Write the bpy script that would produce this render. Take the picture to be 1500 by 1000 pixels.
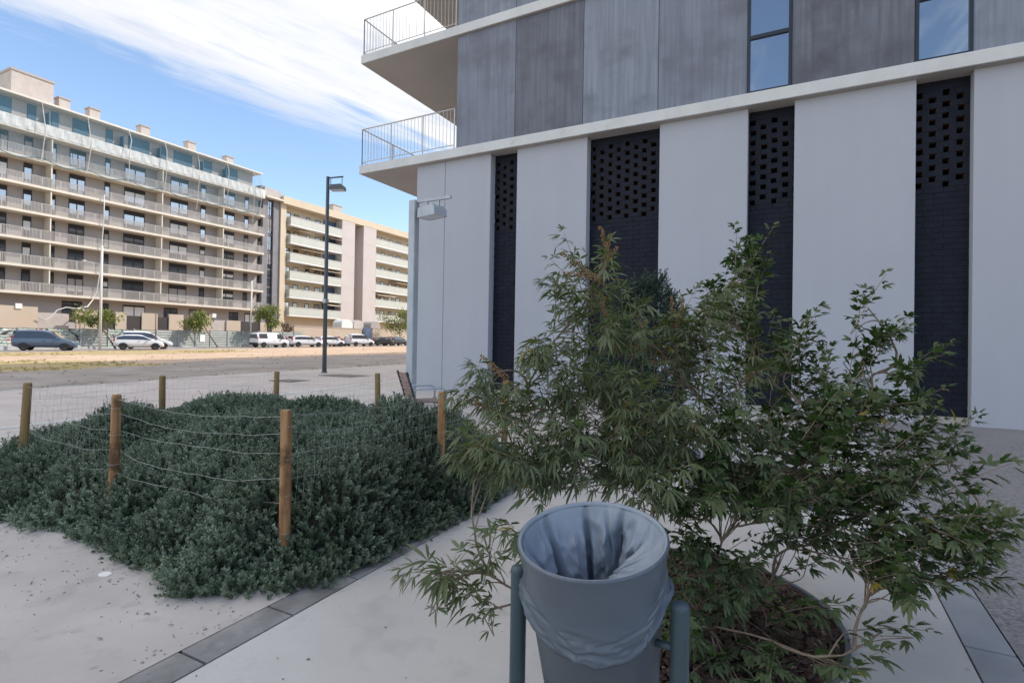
import bpy, math, random
import numpy as np
from mathutils import Vector, Matrix

for o in list(bpy.data.objects):
    bpy.data.objects.remove(o)
SC = bpy.context.scene
COL = SC.collection
PI = math.pi
random.seed(7)
RNG = np.random.default_rng(11)

# ------------------------------------------------------------------ camera
# world axes follow the near building: X along its facade (to the right), Y away
# from the viewer, Z up; the camera stands at eye height and looks 28 deg left of Y
YAW, PITCH, ROLL = 0.487873, 0.0083755, 0.0161588
cd = bpy.data.cameras.new("camera")
cam = bpy.data.objects.new("camera", cd)
COL.objects.link(cam)
cd.sensor_width = 36.0
cd.lens = 19.178
cd.clip_start = 0.05
cd.clip_end = 3000
_f = Vector((-math.sin(YAW) * math.cos(PITCH), math.cos(YAW) * math.cos(PITCH), math.sin(PITCH)))
_r = Vector((math.cos(YAW), math.sin(YAW), 0))
_u = _r.cross(_f)
_r2 = math.cos(ROLL) * _r + math.sin(ROLL) * _u
_u2 = -math.sin(ROLL) * _r + math.cos(ROLL) * _u
cam.matrix_world = Matrix(((_r2.x, _u2.x, -_f.x, 0), (_r2.y, _u2.y, -_f.y, 0), (_r2.z, _u2.z, -_f.z, 1.6), (0, 0, 0, 1)))
SC.camera = cam

# ------------------------------------------------------------------ light
SUN_DIR = Vector((0.75, 0.66, 0.96)).normalized()
SUN_EL = math.asin(SUN_DIR.z)
SUN_ROT = math.atan2(SUN_DIR.x, SUN_DIR.y)
SC.view_settings.view_transform = 'Standard'
SC.view_settings.look = 'None'
SC.view_settings.gamma = 1.0
SC.view_settings.use_curve_mapping = False
SC.view_settings.exposure = 1.0
sl = bpy.data.lights.new("sun", 'SUN')
sl.energy = 2.15
sl.angle = math.radians(0.5)
sl.color = (1.0, 0.94, 0.86)
so = bpy.data.objects.new("sun", sl)
COL.objects.link(so)
so.rotation_euler = (-SUN_DIR).to_track_quat('-Z', 'Y').to_euler()
so.location = (30, 30, 60)

SKY_STRENGTH = 0.13
FILL_CLOUD_COL = (10.6, 9.9, 9.1, 1)  # cloud outside the frame, brightened to add fill light in the shade
w = bpy.data.worlds.new("World")
SC.world = w
w.use_nodes = True
nt = w.node_tree
N, LK = nt.nodes, nt.links
for n in list(N):
    N.remove(n)


def nd(t, **kw):
    n = N.new(t)
    for k, v in kw.items():
        setattr(n, k, v)
    return n


def mth(op, a, b=None, c=None, clamp=False):
    n = N.new('ShaderNodeMath')
    n.operation = op
    n.use_clamp = clamp
    for i, v in enumerate((a, b, c)):
        if v is None:
            continue
        if hasattr(v, 'is_linked') or hasattr(v, 'links'):
            LK.new(v, n.inputs[i])
        else:
            n.inputs[i].default_value = v
    return n.outputs[0]


def sstep(v, lo, hi):
    n = N.new('ShaderNodeMapRange')
    n.interpolation_type = 'SMOOTHSTEP'
    LK.new(v, n.inputs[0])
    n.inputs[1].default_value = lo
    n.inputs[2].default_value = hi
    return n.outputs[0]


out = nd('ShaderNodeOutputWorld')
bg = nd('ShaderNodeBackground')
bg.inputs[1].default_value = SKY_STRENGTH
sky = nd('ShaderNodeTexSky', sky_type='NISHITA', sun_disc=False, sun_elevation=SUN_EL, sun_rotation=SUN_ROT)
sky.altitude = 50
sky.air_density = 1.0
sky.dust_density = 0.7
sky.ozone_density = 1.6
tc = nd('ShaderNodeTexCoord')
sep = nd('ShaderNodeSeparateXYZ')
LK.new(tc.outputs['Generated'], sep.inputs[0])
zz = mth('MAXIMUM', sep.outputs[2], 0.05)
qx = mth('DIVIDE', sep.outputs[0], zz)
qy = mth('DIVIDE', sep.outputs[1], zz)
# a high streaky cloud deck: along = distance along the streaks, s = distance in from its edge
s0 = mth('SUBTRACT', qx, mth('MULTIPLY_ADD', qy, 0.205, -2.50))
comb = nd('ShaderNodeCombineXYZ')
LK.new(mth('MULTIPLY', s0, 2.6), comb.inputs[0])
LK.new(mth('MULTIPLY', qy, 0.75), comb.inputs[1])
n1 = nd('ShaderNodeTexNoise')
n1.inputs['Scale'].default_value = 1.0
n1.inputs['Detail'].default_value = 9
n1.inputs['Roughness'].default_value = 0.62
n1.inputs['Distortion'].default_value = 0.5
LK.new(comb.outputs[0], n1.inputs['Vector'])
comb2 = nd('ShaderNodeCombineXYZ')
LK.new(mth('MULTIPLY', s0, 9.0), comb2.inputs[0])
LK.new(mth('MULTIPLY', qy, 1.6), comb2.inputs[1])
comb2.inputs[2].default_value = 3.3
n2 = nd('ShaderNodeTexNoise')
n2.inputs['Scale'].default_value = 1.0
n2.inputs['Detail'].default_value = 6
n2.inputs['Roughness'].default_value = 0.6
LK.new(comb2.outputs[0], n2.inputs['Vector'])
nmix = mth('ADD', mth('MULTIPLY', mth('SUBTRACT', n1.outputs[0], 0.5), 0.75), mth('MULTIPLY', mth('SUBTRACT', n2.outputs[0], 0.5), 0.42))
edge = sstep(mth('ADD', s0, mth('MULTIPLY', nmix, 1.25)), 0.06, 0.46)
holes = sstep(mth('ADD', mth('MULTIPLY', mth('SUBTRACT', s0, 0.45), 0.16), mth('MULTIPLY', nmix, -1.5)), 0.05, 0.48)
mask = mth('MULTIPLY', edge, mth('SUBTRACT', 1.0, mth('MULTIPLY', holes, 0.9)), clamp=True)
mask = mth('MULTIPLY', mask, mth('SUBTRACT', 1.0, mth('MULTIPLY', sstep(s0, 1.7, 2.8), 0.6)))
mask = mth('MULTIPLY', mask, sstep(sep.outputs[2], 0.02, 0.16), clamp=True)
mx = nd('ShaderNodeMix', data_type='RGBA')
LK.new(mask, mx.inputs[0])
LK.new(sky.outputs[0], mx.inputs[6])
cc = nd('ShaderNodeMix', data_type='RGBA')
LK.new(sstep(nmix, -0.08, 0.2), cc.inputs[0])
cc.inputs[6].default_value = (3.95, 3.97, 4.05, 1)
cc.inputs[7].default_value = (2.75, 3.0, 3.55, 1)
c2 = nd('ShaderNodeMix', data_type='RGBA')
LK.new(sstep(s0, 0.9, 1.7), c2.inputs[0])
LK.new(cc.outputs[2], c2.inputs[6])
c2.inputs[7].default_value = FILL_CLOUD_COL
LK.new(c2.outputs[2], mx.inputs[7])
LK.new(mx.outputs[2], bg.inputs[0])
LK.new(bg.outputs[0], out.inputs[0])


# ------------------------------------------------------------------ helpers
def g(y):
    """height of the gently rising ground"""
    if isinstance(y, np.ndarray):
        return 0.03 * np.clip(y, 0, 12) + 0.0175 * np.maximum(y - 12, 0)
    return 0.03 * min(max(y, 0), 12) + 0.0175 * max(y - 12, 0)


def material(name, col, rough=0.8, col2=None, scale=4.0, detail=5, stretch=(1, 1, 1), bump=0.0, bscale=60.0,
             metal=0.0, spec=0.4, lo=0.35, hi=0.65, col3=None, scale3=1.0, lo3=0.45, hi3=0.65, bstretch=None, rnd=0.0):
    m = bpy.data.materials.new(name)
    m.use_nodes = True
    t = m.node_tree
    b = t.nodes['Principled BSDF']
    b.inputs['Roughness'].default_value = rough
    b.inputs['Metallic'].default_value = metal
    b.inputs['Specular IOR Level'].default_value = spec
    co = t.nodes.new('ShaderNodeTexCoord')

    def noise(sc, st, det=detail):
        mp = t.nodes.new('ShaderNodeMapping')
        mp.inputs['Scale'].default_value = st
        t.links.new(co.outputs['Object'], mp.inputs[0])
        n = t.nodes.new('ShaderNodeTexNoise')
        n.inputs['Scale'].default_value = sc
        n.inputs['Detail'].default_value = det
        n.inputs['Roughness'].default_value = 0.6
        t.links.new(mp.outputs[0], n.inputs['Vector'])
        return n.outputs[0]

    def ramp(v, lo_, hi_):
        r = t.nodes.new('ShaderNodeMapRange')
        t.links.new(v, r.inputs[0])
        r.inputs[1].default_value = lo_
        r.inputs[2].default_value = hi_
        return r.outputs[0]

    def mixc(f, a, bb):
        x = t.nodes.new('ShaderNodeMix')
        x.data_type = 'RGBA'
        t.links.new(f, x.inputs[0])
        for i, v in ((6, a), (7, bb)):
            if isinstance(v, tuple):
                x.inputs[i].default_value = (*v, 1)
            else:
                t.links.new(v, x.inputs[i])
        return x.outputs[2]
    c = col
    if col2:
        c = mixc(ramp(noise(scale, stretch), lo, hi), col, col2)
    if col3:
        c = mixc(ramp(noise(scale3, (1, 1, 1), 6), lo3, hi3), c, col3)
    if rnd:
        oi = t.nodes.new('ShaderNodeObjectInfo')
        hs = t.nodes.new('ShaderNodeHueSaturation')
        mr = t.nodes.new('ShaderNodeMapRange')
        t.links.new(oi.outputs['Random'], mr.inputs[0])
        mr.inputs[3].default_value = 1 - rnd
        mr.inputs[4].default_value = 1 + rnd
        t.links.new(mr.outputs[0], hs.inputs['Value'])
        if isinstance(c, tuple):
            hs.inputs['Color'].default_value = (*c, 1)
        else:
            t.links.new(c, hs.inputs['Color'])
        c = hs.outputs[0]
    if isinstance(c, tuple):
        b.inputs['Base Color'].default_value = (*c, 1)
    else:
        t.links.new(c, b.inputs['Base Color'])
    if bump:
        bp = t.nodes.new('ShaderNodeBump')
        bp.inputs['Strength'].default_value = bump
        bp.inputs['Distance'].default_value = 0.02
        t.links.new(noise(bscale, bstretch or (1, 1, 1), 4), bp.inputs['Height'])
        t.links.new(bp.outputs[0], b.inputs['Normal'])
    return m


def leaf_material(name, a, b_, back, trans=0.25, rough=0.5):
    m = bpy.data.materials.new(name)
    m.use_nodes = True
    t = m.node_tree
    p = t.nodes['Principled BSDF']
    o = t.nodes['Material Output']
    p.inputs['Roughness'].default_value = rough
    p.inputs['Specular IOR Level'].default_value = 0.22
    at = t.nodes.new('ShaderNodeAttribute')
    at.attribute_name = 'tint'
    x = t.nodes.new('ShaderNodeMix')
    x.data_type = 'RGBA'
    t.links.new(at.outputs['Fac'], x.inputs[0])
    x.inputs[6].default_value = (*a, 1)
    x.inputs[7].default_value = (*b_, 1)
    ge = t.nodes.new('ShaderNodeNewGeometry')
    y = t.nodes.new('ShaderNodeMix')
    y.data_type = 'RGBA'
    fm = t.nodes.new('ShaderNodeMath')
    fm.operation = 'MULTIPLY'
    fm.inputs[1].default_value = 0.7
    t.links.new(ge.outputs['Backfacing'], fm.inputs[0])
    t.links.new(fm.outputs[0], y.inputs[0])
    t.links.new(x.outputs[2], y.inputs[6])
    y.inputs[7].default_value = (*back, 1)
    t.links.new(y.outputs[2], p.inputs['Base Color'])
    tr = t.nodes.new('ShaderNodeBsdfTranslucent')
    t.links.new(x.outputs[2], tr.inputs[0])
    ms = t.nodes.new('ShaderNodeMixShader')
    ms.inputs[0].default_value = trans
    t.links.new(p.outputs[0], ms.inputs[1])
    t.links.new(tr.outputs[0], ms.inputs[2])
    t.links.new(ms.outputs[0], o.inputs[0])
    return m


def glass_material(name, dark, refl, rough=0.02, tint=(1, 1, 1)):
    m = bpy.data.materials.new(name)
    m.use_nodes = True
    t = m.node_tree
    p = t.nodes['Principled BSDF']
    p.inputs['Base Color'].default_value = (*dark, 1)
    p.inputs['Roughness'].default_value = 0.3
    gl = t.nodes.new('ShaderNodeBsdfGlossy')
    gl.inputs['Roughness'].default_value = rough
    gl.inputs['Color'].default_value = (*tint, 1)
    fr = t.nodes.new('ShaderNodeFresnel')
    fr.inputs[0].default_value = 1.5
    mr = t.nodes.new('ShaderNodeMapRange')
    t.links.new(fr.outputs[0], mr.inputs[0])
    mr.inputs[3].default_value = refl
    mr.inputs[4].default_value = 1.0
    ms = t.nodes.new('ShaderNodeMixShader')
    t.links.new(mr.outputs[0], ms.inputs[0])
    t.links.new(p.outputs[0], ms.inputs[1])
    t.links.new(gl.outputs[0], ms.inputs[2])
    t.links.new(ms.outputs[0], t.nodes['Material Output'].inputs[0])
    return m


def link(o, parent=None):
    COL.objects.link(o)
    if parent is not None:
        o.parent = parent
    return o


def tag(o, label=None, cat=None, group=None, kind=None):
    if label:
        o['label'] = label
    if cat:
        o['category'] = cat
    if group:
        o['group'] = group
    if kind:
        o['kind'] = kind
    return o


def thing(name, loc, label, cat, group=None, rotz=0.0):
    o = bpy.data.objects.new(name, None)
    o.empty_display_size = 0.2
    o.location = loc
    o.rotation_euler = (0, 0, rotz)
    COL.objects.link(o)
    return tag(o, label, cat, group)


def base_of(parent):
    v = Vector((0, 0, 0))
    p = parent
    while p is not None:
        v += Vector(p.location)
        p = p.parent
    return v


def np_mesh(name, V, faces, mats, parent=None, mid=None, tint=None, smooth=False, local=False):
    """V (n,3); faces (m,k) array of one size, or list of such arrays. World coords unless local."""
    V = np.asarray(V, dtype=np.float32)
    if parent is not None and not local:
        V = V - np.array(base_of(parent), dtype=np.float32)
    if not isinstance(faces, list):
        faces = [faces]
    faces = [np.asarray(f, dtype=np.int32) for f in faces if len(f)]
    nl = sum(f.size for f in faces)
    nf = sum(len(f) for f in faces)
    me = bpy.data.meshes.new(name)
    me.vertices.add(len(V))
    me.vertices.foreach_set('co', V.ravel())
    me.loops.add(nl)
    me.loops.foreach_set('vertex_index', np.concatenate([f.ravel() for f in faces]))
    me.polygons.add(nf)
    tot = np.concatenate([np.full(len(f), f.shape[1], np.int32) for f in faces])
    st = np.concatenate([[0], np.cumsum(tot)[:-1]]).astype(np.int32)
    me.polygons.foreach_set('loop_start', st)
    me.polygons.foreach_set('loop_total', tot)
    if mid is not None:
        me.polygons.foreach_set('material_index', np.asarray(mid, np.int32))
    if smooth:
        me.polygons.foreach_set('use_smooth', np.ones(nf, bool))
    for m in (mats if isinstance(mats, (list, tuple)) else [mats]):
        me.materials.append(m)
    if tint is not None:
        a = me.attributes.new('tint', 'FLOAT', 'POINT')
        a.data.foreach_set('value', np.asarray(tint, np.float32))
    me.update(calc_edges=True)
    me.validate()
    o = bpy.data.objects.new(name, me)
    return link(o, parent)


class MB:
    """collects simple solids; build() links them as ONE mesh object"""

    def __init__(s):
        s.v, s.f, s.m = [], [], []
        s.sm = []

    def add(s, verts, faces, m=0, smooth=False):
        b = len(s.v)
        s.v += [tuple(p) for p in verts]
        s.f += [tuple(i + b for i in f) for f in faces]
        s.m += [m] * len(faces)
        s.sm += [smooth] * len(faces)
        return s

    def box(s, x0, x1, y0, y1, z0, z1, m=0):
        return s.add([(x0, y0, z0), (x1, y0, z0), (x1, y1, z0), (x0, y1, z0), (x0, y0, z1), (x1, y0, z1), (x1, y1, z1), (x0, y1, z1)],
                     [(0, 3, 2, 1), (4, 5, 6, 7), (0, 1, 5, 4), (1, 2, 6, 5), (2, 3, 7, 6), (3, 0, 4, 7)], m)

    def tube(s, path, r, n=6, m=0, caps=True):
        P = [Vector(p) for p in path]
        R = r if isinstance(r, (list, tuple)) else [r] * len(P)
        vs, fs = [], []
        up = Vector((0, 0, 1))
        for i, p in enumerate(P):
            d = (P[min(i + 1, len(P) - 1)] - P[max(i - 1, 0)])
            if d.length < 1e-9:
                d = up.copy()
            d.normalize()
            a = d.cross(up if abs(d.z) < 0.95 else Vector((0, 1, 0)))
            a.normalize()
            b = d.cross(a)
            for k in range(n):
                t = 2 * PI * k / n
                vs.append(p + (a * math.cos(t) + b * math.sin(t)) * R[i])
        for i in range(len(P) - 1):
            for k in range(n):
                fs.append((i * n + k, i * n + (k + 1) % n, (i + 1) * n + (k + 1) % n, (i + 1) * n + k))
        if caps:
            fs.append(tuple(range(n))[::-1])
            fs.append(tuple((len(P) - 1) * n + k for k in range(n)))
        return s.add(vs, fs, m, smooth=n > 5)

    def lathe(s, prof, c=(0, 0, 0), n=24, m=0, axis='z', cap=True):
        """prof: list of (r, h)"""
        vs, fs = [], []
        for r, h in prof:
            for k in range(n):
                t = 2 * PI * k / n
                a, b = r * math.cos(t), r * math.sin(t)
                if axis == 'z':
                    vs.append((c[0] + a, c[1] + b, c[2] + h))
                elif axis == 'y':
                    vs.append((c[0] + b, c[1] + h, c[2] + a))
                else:
                    vs.append((c[0] + h, c[1] + a, c[2] + b))
        for i in range(len(prof) - 1):
            for k in range(n):
                fs.append((i * n + k, i * n + (k + 1) % n, (i + 1) * n + (k + 1) % n, (i + 1) * n + k))
        if cap:
            fs.append(tuple(range(n))[::-1])
            fs.append(tuple((len(prof) - 1) * n + k for k in range(n)))
        return s.add(vs, fs, m, smooth=True)

    def prism(s, poly, axis, a, b, m=0):
        """poly: 2-d points; axis 'x': poly is (y,z); 'y': (x,z); 'z': (x,y)"""
        n = len(poly)

        def P(q, h):
            return (h, q[0], q[1]) if axis == 'x' else ((q[0], h, q[1]) if axis == 'y' else (q[0], q[1], h))
        vs = [P(q, a) for q in poly] + [P(q, b) for q in poly]
        fs = [tuple(range(n))[::-1], tuple(range(n, 2 * n))] + [(i, (i + 1) % n, n + (i + 1) % n, n + i) for i in range(n)]
        return s.add(vs, fs, m)

    def build(s, name, mats, parent=None, local=False, bevel=0.0):
        me = bpy.data.meshes.new(name)
        v = s.v
        if parent is not None and not local:
            b = base_of(parent)
            v = [(p[0] - b.x, p[1] - b.y, p[2] - b.z) for p in v]
        me.from_pydata(v, [], s.f)
        for m in (mats if isinstance(mats, (list, tuple)) else [mats]):
            me.materials.append(m)
        me.polygons.foreach_set('material_index', np.array(s.m, np.int32))
        me.polygons.foreach_set('use_smooth', np.array(s.sm, bool))
        me.update()
        import bmesh
        bm = bmesh.new()
        bm.from_mesh(me)
        bmesh.ops.recalc_face_normals(bm, faces=bm.faces)
        bm.to_mesh(me)
        bm.free()
        o = bpy.data.objects.new(name, me)
        link(o, parent)
        if bevel:
            md = o.modifiers.new('bevel', 'BEVEL')
            md.width = bevel
            md.segments = 2
            md.limit_method = 'ANGLE'
        return o


def box(name, mats, parent, x0, x1, y0, y1, z0, z1, bevel=0.0):
    return MB().box(x0, x1, y0, y1, z0, z1).build(name, mats, parent, bevel=bevel)


def sheet(name, mat, x0, x1, y0, y1, dz, label=None, kind='structure', nx=1, poly_holes=None):
    ys = sorted(set([y0, y1] + [b for b in (0.0, 12.0) if y0 < b < y1]))
    mb = MB()
    for a, b in zip(ys[:-1], ys[1:]):
        mb.add([(x0, a, g(a) + dz), (x1, a, g(a) + dz), (x1, b, g(b) + dz), (x0, b, g(b) + dz)], [(0, 1, 2, 3)])
    o = mb.build(name, mat)
    return tag(o, label, None, None, kind)


# ------------------------------------------------------------------ materials
M = {}
M['dirt'] = material('dirt', (0.43, 0.30, 0.205), 0.95, (0.55, 0.41, 0.29), 0.35, 8, bump=0.5, bscale=9, col3=(0.33, 0.25, 0.18), scale3=1.6, lo3=0.55, hi3=0.75)
M['road'] = material('road', (0.255, 0.22, 0.19), 0.95, (0.36, 0.315, 0.28), 0.5, 8, bump=0.4, bscale=12, col3=(0.19, 0.175, 0.155), scale3=0.9, lo3=0.55, hi3=0.72)
M['plaza'] = material('plaza', (0.43, 0.395, 0.36), 0.9, (0.51, 0.475, 0.44), 1.3, 9, bump=0.12, bscale=90, col3=(0.36, 0.325, 0.295), scale3=4.5, lo3=0.55, hi3=0.74)
M['plaza_smooth'] = material('plaza_smooth', (0.455, 0.435, 0.41), 0.85, (0.525, 0.505, 0.48), 0.9, 9, bump=0.18, bscale=160, col3=(0.39, 0.37, 0.35), scale3=3.0, lo3=0.56, hi3=0.76)
M['aggregate'] = material('aggregate', (0.15, 0.14, 0.137), 0.9, (0.33, 0.315, 0.31), 38, 6, bump=0.6, bscale=70, col3=(0.27, 0.25, 0.245), scale3=1.2)
M['strip_dark'] = material('strip_dark', (0.165, 0.16, 0.156), 0.85, (0.31, 0.30, 0.292), 3.0, 9, bump=0.25, bscale=110, col3=(0.36, 0.35, 0.34), scale3=2.6, lo3=0.56, hi3=0.76)
M['strip_pale'] = material('strip_pale', (0.26, 0.265, 0.275), 0.85, (0.34, 0.345, 0.355), 2.4, 9, bump=0.2, bscale=110, col3=(0.27, 0.27, 0.275), scale3=1.7, lo3=0.56, hi3=0.76)
M['joint'] = material('joint', (0.07, 0.065, 0.06), 0.95)
M['tiles'] = material('tiles', (0.45, 0.395, 0.36), 0.9, (0.51, 0.46, 0.425), 0.8, 8, bump=0.15, bscale=30, col3=(0.38, 0.335, 0.31), scale3=1.1, lo3=0.52, hi3=0.75)
M['kerb'] = material('kerb', (0.52, 0.51, 0.49), 0.85, (0.44, 0.43, 0.41), 2.0)
M['iron'] = material('iron', (0.12, 0.105, 0.095), 0.7, (0.17, 0.15, 0.135), 9)
M['slab'] = material('slab', (0.58, 0.58, 0.565), 0.85, (0.66, 0.66, 0.64), 1.6, 8, stretch=(1, 1, 0.5), bump=0.1, bscale=60, col3=(0.47, 0.455, 0.42), scale3=3.2, lo3=0.6, hi3=0.8)
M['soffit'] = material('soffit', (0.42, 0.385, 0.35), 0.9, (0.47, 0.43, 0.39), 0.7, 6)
M['panel'] = material('panel', (0.405, 0.415, 0.455), 0.75, (0.42, 0.43, 0.47), 2.2, 8, stretch=(1.6, 1.6, 0.16), bump=0.05, bscale=60, col3=(0.39, 0.40, 0.438), scale3=0.9, lo3=0.48, hi3=0.9)
M['reveal'] = material('reveal', (0.44, 0.48, 0.49), 0.7, (0.49, 0.53, 0.54), 1.0)
M['clad'] = material('clad', (0.145, 0.16, 0.195), 0.7, (0.235, 0.258, 0.31), 1.0, 9, stretch=(11, 11, 0.45), bump=0.06, bscale=20, bstretch=(6, 6, 0.4), lo=0.3, hi=0.72, col3=(0.135, 0.138, 0.165), scale3=0.9, lo3=0.45, hi3=0.68, rnd=0.08)
M['clad_dark'] = material('clad_dark', (0.105, 0.112, 0.135), 0.7, (0.20, 0.212, 0.25), 1.0, 9, stretch=(11, 11, 0.45), bump=0.06, bscale=20, bstretch=(6, 6, 0.4), lo=0.3, hi=0.72, col3=(0.098, 0.098, 0.116), scale3=1.3, lo3=0.42, hi3=0.7, rnd=0.08)
M['clad_pale'] = material('clad_pale', (0.165, 0.185, 0.225), 0.7, (0.27, 0.295, 0.345), 1.0, 9, stretch=(11, 11, 0.45), bump=0.06, bscale=20, bstretch=(6, 6, 0.4), lo=0.3, hi=0.72, col3=(0.15, 0.165, 0.195), scale3=1.1, lo3=0.5, hi3=0.7, rnd=0.06)
M['brick_front'] = material('brick_front', (0.007, 0.0095, 0.018), 0.65, (0.013, 0.016, 0.028), 5.0, 5, bump=0.25, bscale=40, spec=0.2)
M['brick_side'] = material('brick_side', (0.05, 0.029, 0.021), 0.9, (0.12, 0.068, 0.048), 9)
M['void'] = material('void', (0.02, 0.018, 0.017), 0.9)
M['plinth'] = material('plinth', (0.40, 0.36, 0.31), 0.9, (0.48, 0.44, 0.39), 3)
M['frame_dark'] = material('frame_dark', (0.018, 0.026, 0.04), 0.4)
M['glass_near'] = glass_material('glass_near', (0.015, 0.022, 0.035), 0.32, 0.012, (0.74, 0.87, 1.0))
M['rail'] = material('rail', (0.62, 0.60, 0.57), 0.5, (0.54, 0.52, 0.50), 8)
# far grey block
M['taupe'] = material('taupe', (0.36, 0.325, 0.30), 0.9, (0.40, 0.36, 0.335), 0.4, 6, bump=0.1, bscale=8)
M['edge'] = material('edge', (0.70, 0.63, 0.52), 0.85, (0.64, 0.575, 0.475), 0.6, 6)
M['balus'] = material('balus', (0.38, 0.35, 0.315), 0.7, (0.43, 0.395, 0.36), 1.2)
M['winframe'] = material('winframe', (0.03, 0.03, 0.033), 0.5)
M['glass_far'] = glass_material('glass_far', (0.012, 0.014, 0.017), 0.28, 0.05)
M['shutter'] = material('shutter', (0.055, 0.115, 0.16), 0.7, (0.07, 0.135, 0.185), 1.0, stretch=(1, 1, 14))
M['banner'] = material('banner', (0.62, 0.60, 0.55), 0.85, (0.70, 0.68, 0.63), 1.1, 5, col3=(0.66, 0.50, 0.40), scale3=0.55, lo3=0.62, hi3=0.75)
M['rope'] = material('rope', (0.62, 0.60, 0.55), 0.9)
M['netrope'] = material('netrope', (0.10, 0.20, 0.24), 0.9)
M['chimney'] = material('chimney', (0.44, 0.385, 0.345), 0.9, (0.50, 0.44, 0.40), 1.5)
M['tower'] = material('tower', (0.205, 0.195, 0.20), 0.85, (0.25, 0.24, 0.245), 0.7)
M['cream'] = material('cream', (0.58, 0.48, 0.345), 0.9, (0.62, 0.515, 0.375), 0.4)
M['cream_pale'] = material('cream_pale', (0.54, 0.475, 0.435), 0.9, (0.57, 0.505, 0.465), 0.4)
M['parapet'] = material('parapet', (0.50, 0.50, 0.43), 0.7, (0.54, 0.54, 0.47), 1.0)
M['shade_blue'] = material('shade_blue', (0.10, 0.14, 0.22), 0.6)
M['white_trim'] = material('white_trim', (0.76, 0.74, 0.70), 0.8)
M['awning'] = material('awning', (0.62, 0.52, 0.38), 0.9)
M['wall_cream'] = material('wall_cream', (0.49, 0.40, 0.305), 0.9, (0.53, 0.435, 0.335), 0.5, col3=(0.54, 0.41, 0.31), scale3=0.3, lo3=0.5, hi3=0.75)
M['gate_dark'] = material('gate_dark', (0.055, 0.045, 0.042), 0.6)
M['hoard'] = material('hoard', (0.34, 0.36, 0.33), 0.6, (0.42, 0.435, 0.40), 0.8, metal=0.15)
M['galv'] = material('galv', (0.36, 0.385, 0.41), 0.5, (0.47, 0.495, 0.52), 6, stretch=(1, 1, 0.3), metal=0.25)
M['lamp_dark'] = material('lamp_dark', (0.085, 0.10, 0.115), 0.5, (0.11, 0.125, 0.14), 5)
M['lamp_lens'] = material('lamp_lens', (0.62, 0.64, 0.64), 0.35)
M['pole_pale'] = material('pole_pale', (0.62, 0.58, 0.53), 0.6)
M['rust'] = material('rust', (0.20, 0.12, 0.09), 0.9)
M['wood'] = material('wood', (0.22, 0.105, 0.045), 0.85, (0.44, 0.245, 0.11), 2.4, 9, stretch=(10, 10, 0.9), bump=0.35, bscale=14, bstretch=(6, 6, 0.6), col3=(0.12, 0.06, 0.028), scale3=6.0, lo3=0.55, hi3=0.68)
M['wood_old'] = material('wood_old', (0.20, 0.125, 0.05), 0.85, (0.31, 0.20, 0.085), 2.2, 8, stretch=(9, 9, 0.9), bump=0.35, bscale=14, bstretch=(6, 6, 0.6), col3=(0.16, 0.11, 0.05), scale3=4.0, lo3=0.55, hi3=0.75)
M['wood_end'] = material('wood_end', (0.36, 0.26, 0.14), 0.9, (0.27, 0.19, 0.10), 20)
M['wire'] = material('wire', (0.42, 0.42, 0.41), 0.5, metal=0.5)
M['soil'] = material('soil', (0.035, 0.03, 0.022), 1.0, (0.06, 0.05, 0.035), 6)
M['bark'] = material('bark', (0.045, 0.027, 0.020), 0.95, (0.105, 0.068, 0.052), 14, bump=0.5, bscale=50)
M['bin'] = material('bin', (0.062, 0.075, 0.088), 0.42, (0.072, 0.085, 0.10), 3, bump=0.04, bscale=150, spec=0.45)
M['bin_post'] = material('bin_post', (0.045, 0.072, 0.085), 0.45, (0.055, 0.085, 0.10), 5, bump=0.03, bscale=100)
M['hole'] = material('hole', (0.012, 0.012, 0.014), 0.9)
M['bench_wood'] = material('bench_wood', (0.20, 0.125, 0.105), 0.7, (0.28, 0.19, 0.165), 2, 6, stretch=(10, 1, 10))
M['steel'] = material('steel', (0.50, 0.53, 0.56), 0.35, metal=0.7)
M['black'] = material('black', (0.02, 0.02, 0.022), 0.5)
M['white'] = material('white', (0.80, 0.80, 0.79), 0.7)
M['stem'] = material('stem', (0.17, 0.115, 0.08), 0.9, (0.27, 0.20, 0.145), 9, stretch=(3, 3, 0.7), bump=0.3, bscale=40)
M['twig'] = material('twig', (0.20, 0.15, 0.10), 0.9, (0.28, 0.21, 0.15), 9)
M['seed'] = material('seed', (0.20, 0.11, 0.05), 0.95, (0.33, 0.20, 0.10), 30)
M['leaf_olive'] = leaf_material('leaf_olive', (0.060, 0.094, 0.022), (0.145, 0.182, 0.056), (0.19, 0.215, 0.125), 0.3)
M['leaf_dark'] = leaf_material('leaf_dark', (0.028, 0.062, 0.015), (0.082, 0.135, 0.034), (0.15, 0.18, 0.095), 0.27)
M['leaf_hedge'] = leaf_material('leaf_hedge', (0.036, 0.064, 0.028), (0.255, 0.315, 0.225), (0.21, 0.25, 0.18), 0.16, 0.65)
M['leaf_far'] = leaf_material('leaf_far', (0.09, 0.13, 0.028), (0.30, 0.32, 0.085), (0.26, 0.28, 0.11), 0.42)
M['leaf_conifer'] = leaf_material('leaf_conifer', (0.022, 0.042, 0.028), (0.055, 0.085, 0.062), (0.08, 0.11, 0.085), 0.1, 0.6)
M['leaf_weed'] = leaf_material('leaf_weed', (0.06, 0.13, 0.02), (0.12, 0.22, 0.04), (0.13, 0.2, 0.06), 0.25)
M['leaf_yellow'] = leaf_material('leaf_yellow', (0.35, 0.25, 0.03), (0.45, 0.33, 0.05), (0.35, 0.28, 0.08), 0.25)
M['grass'] = leaf_material('grass', (0.26, 0.24, 0.065), (0.46, 0.38, 0.14), (0.36, 0.32, 0.12), 0.35, 0.8)
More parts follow.
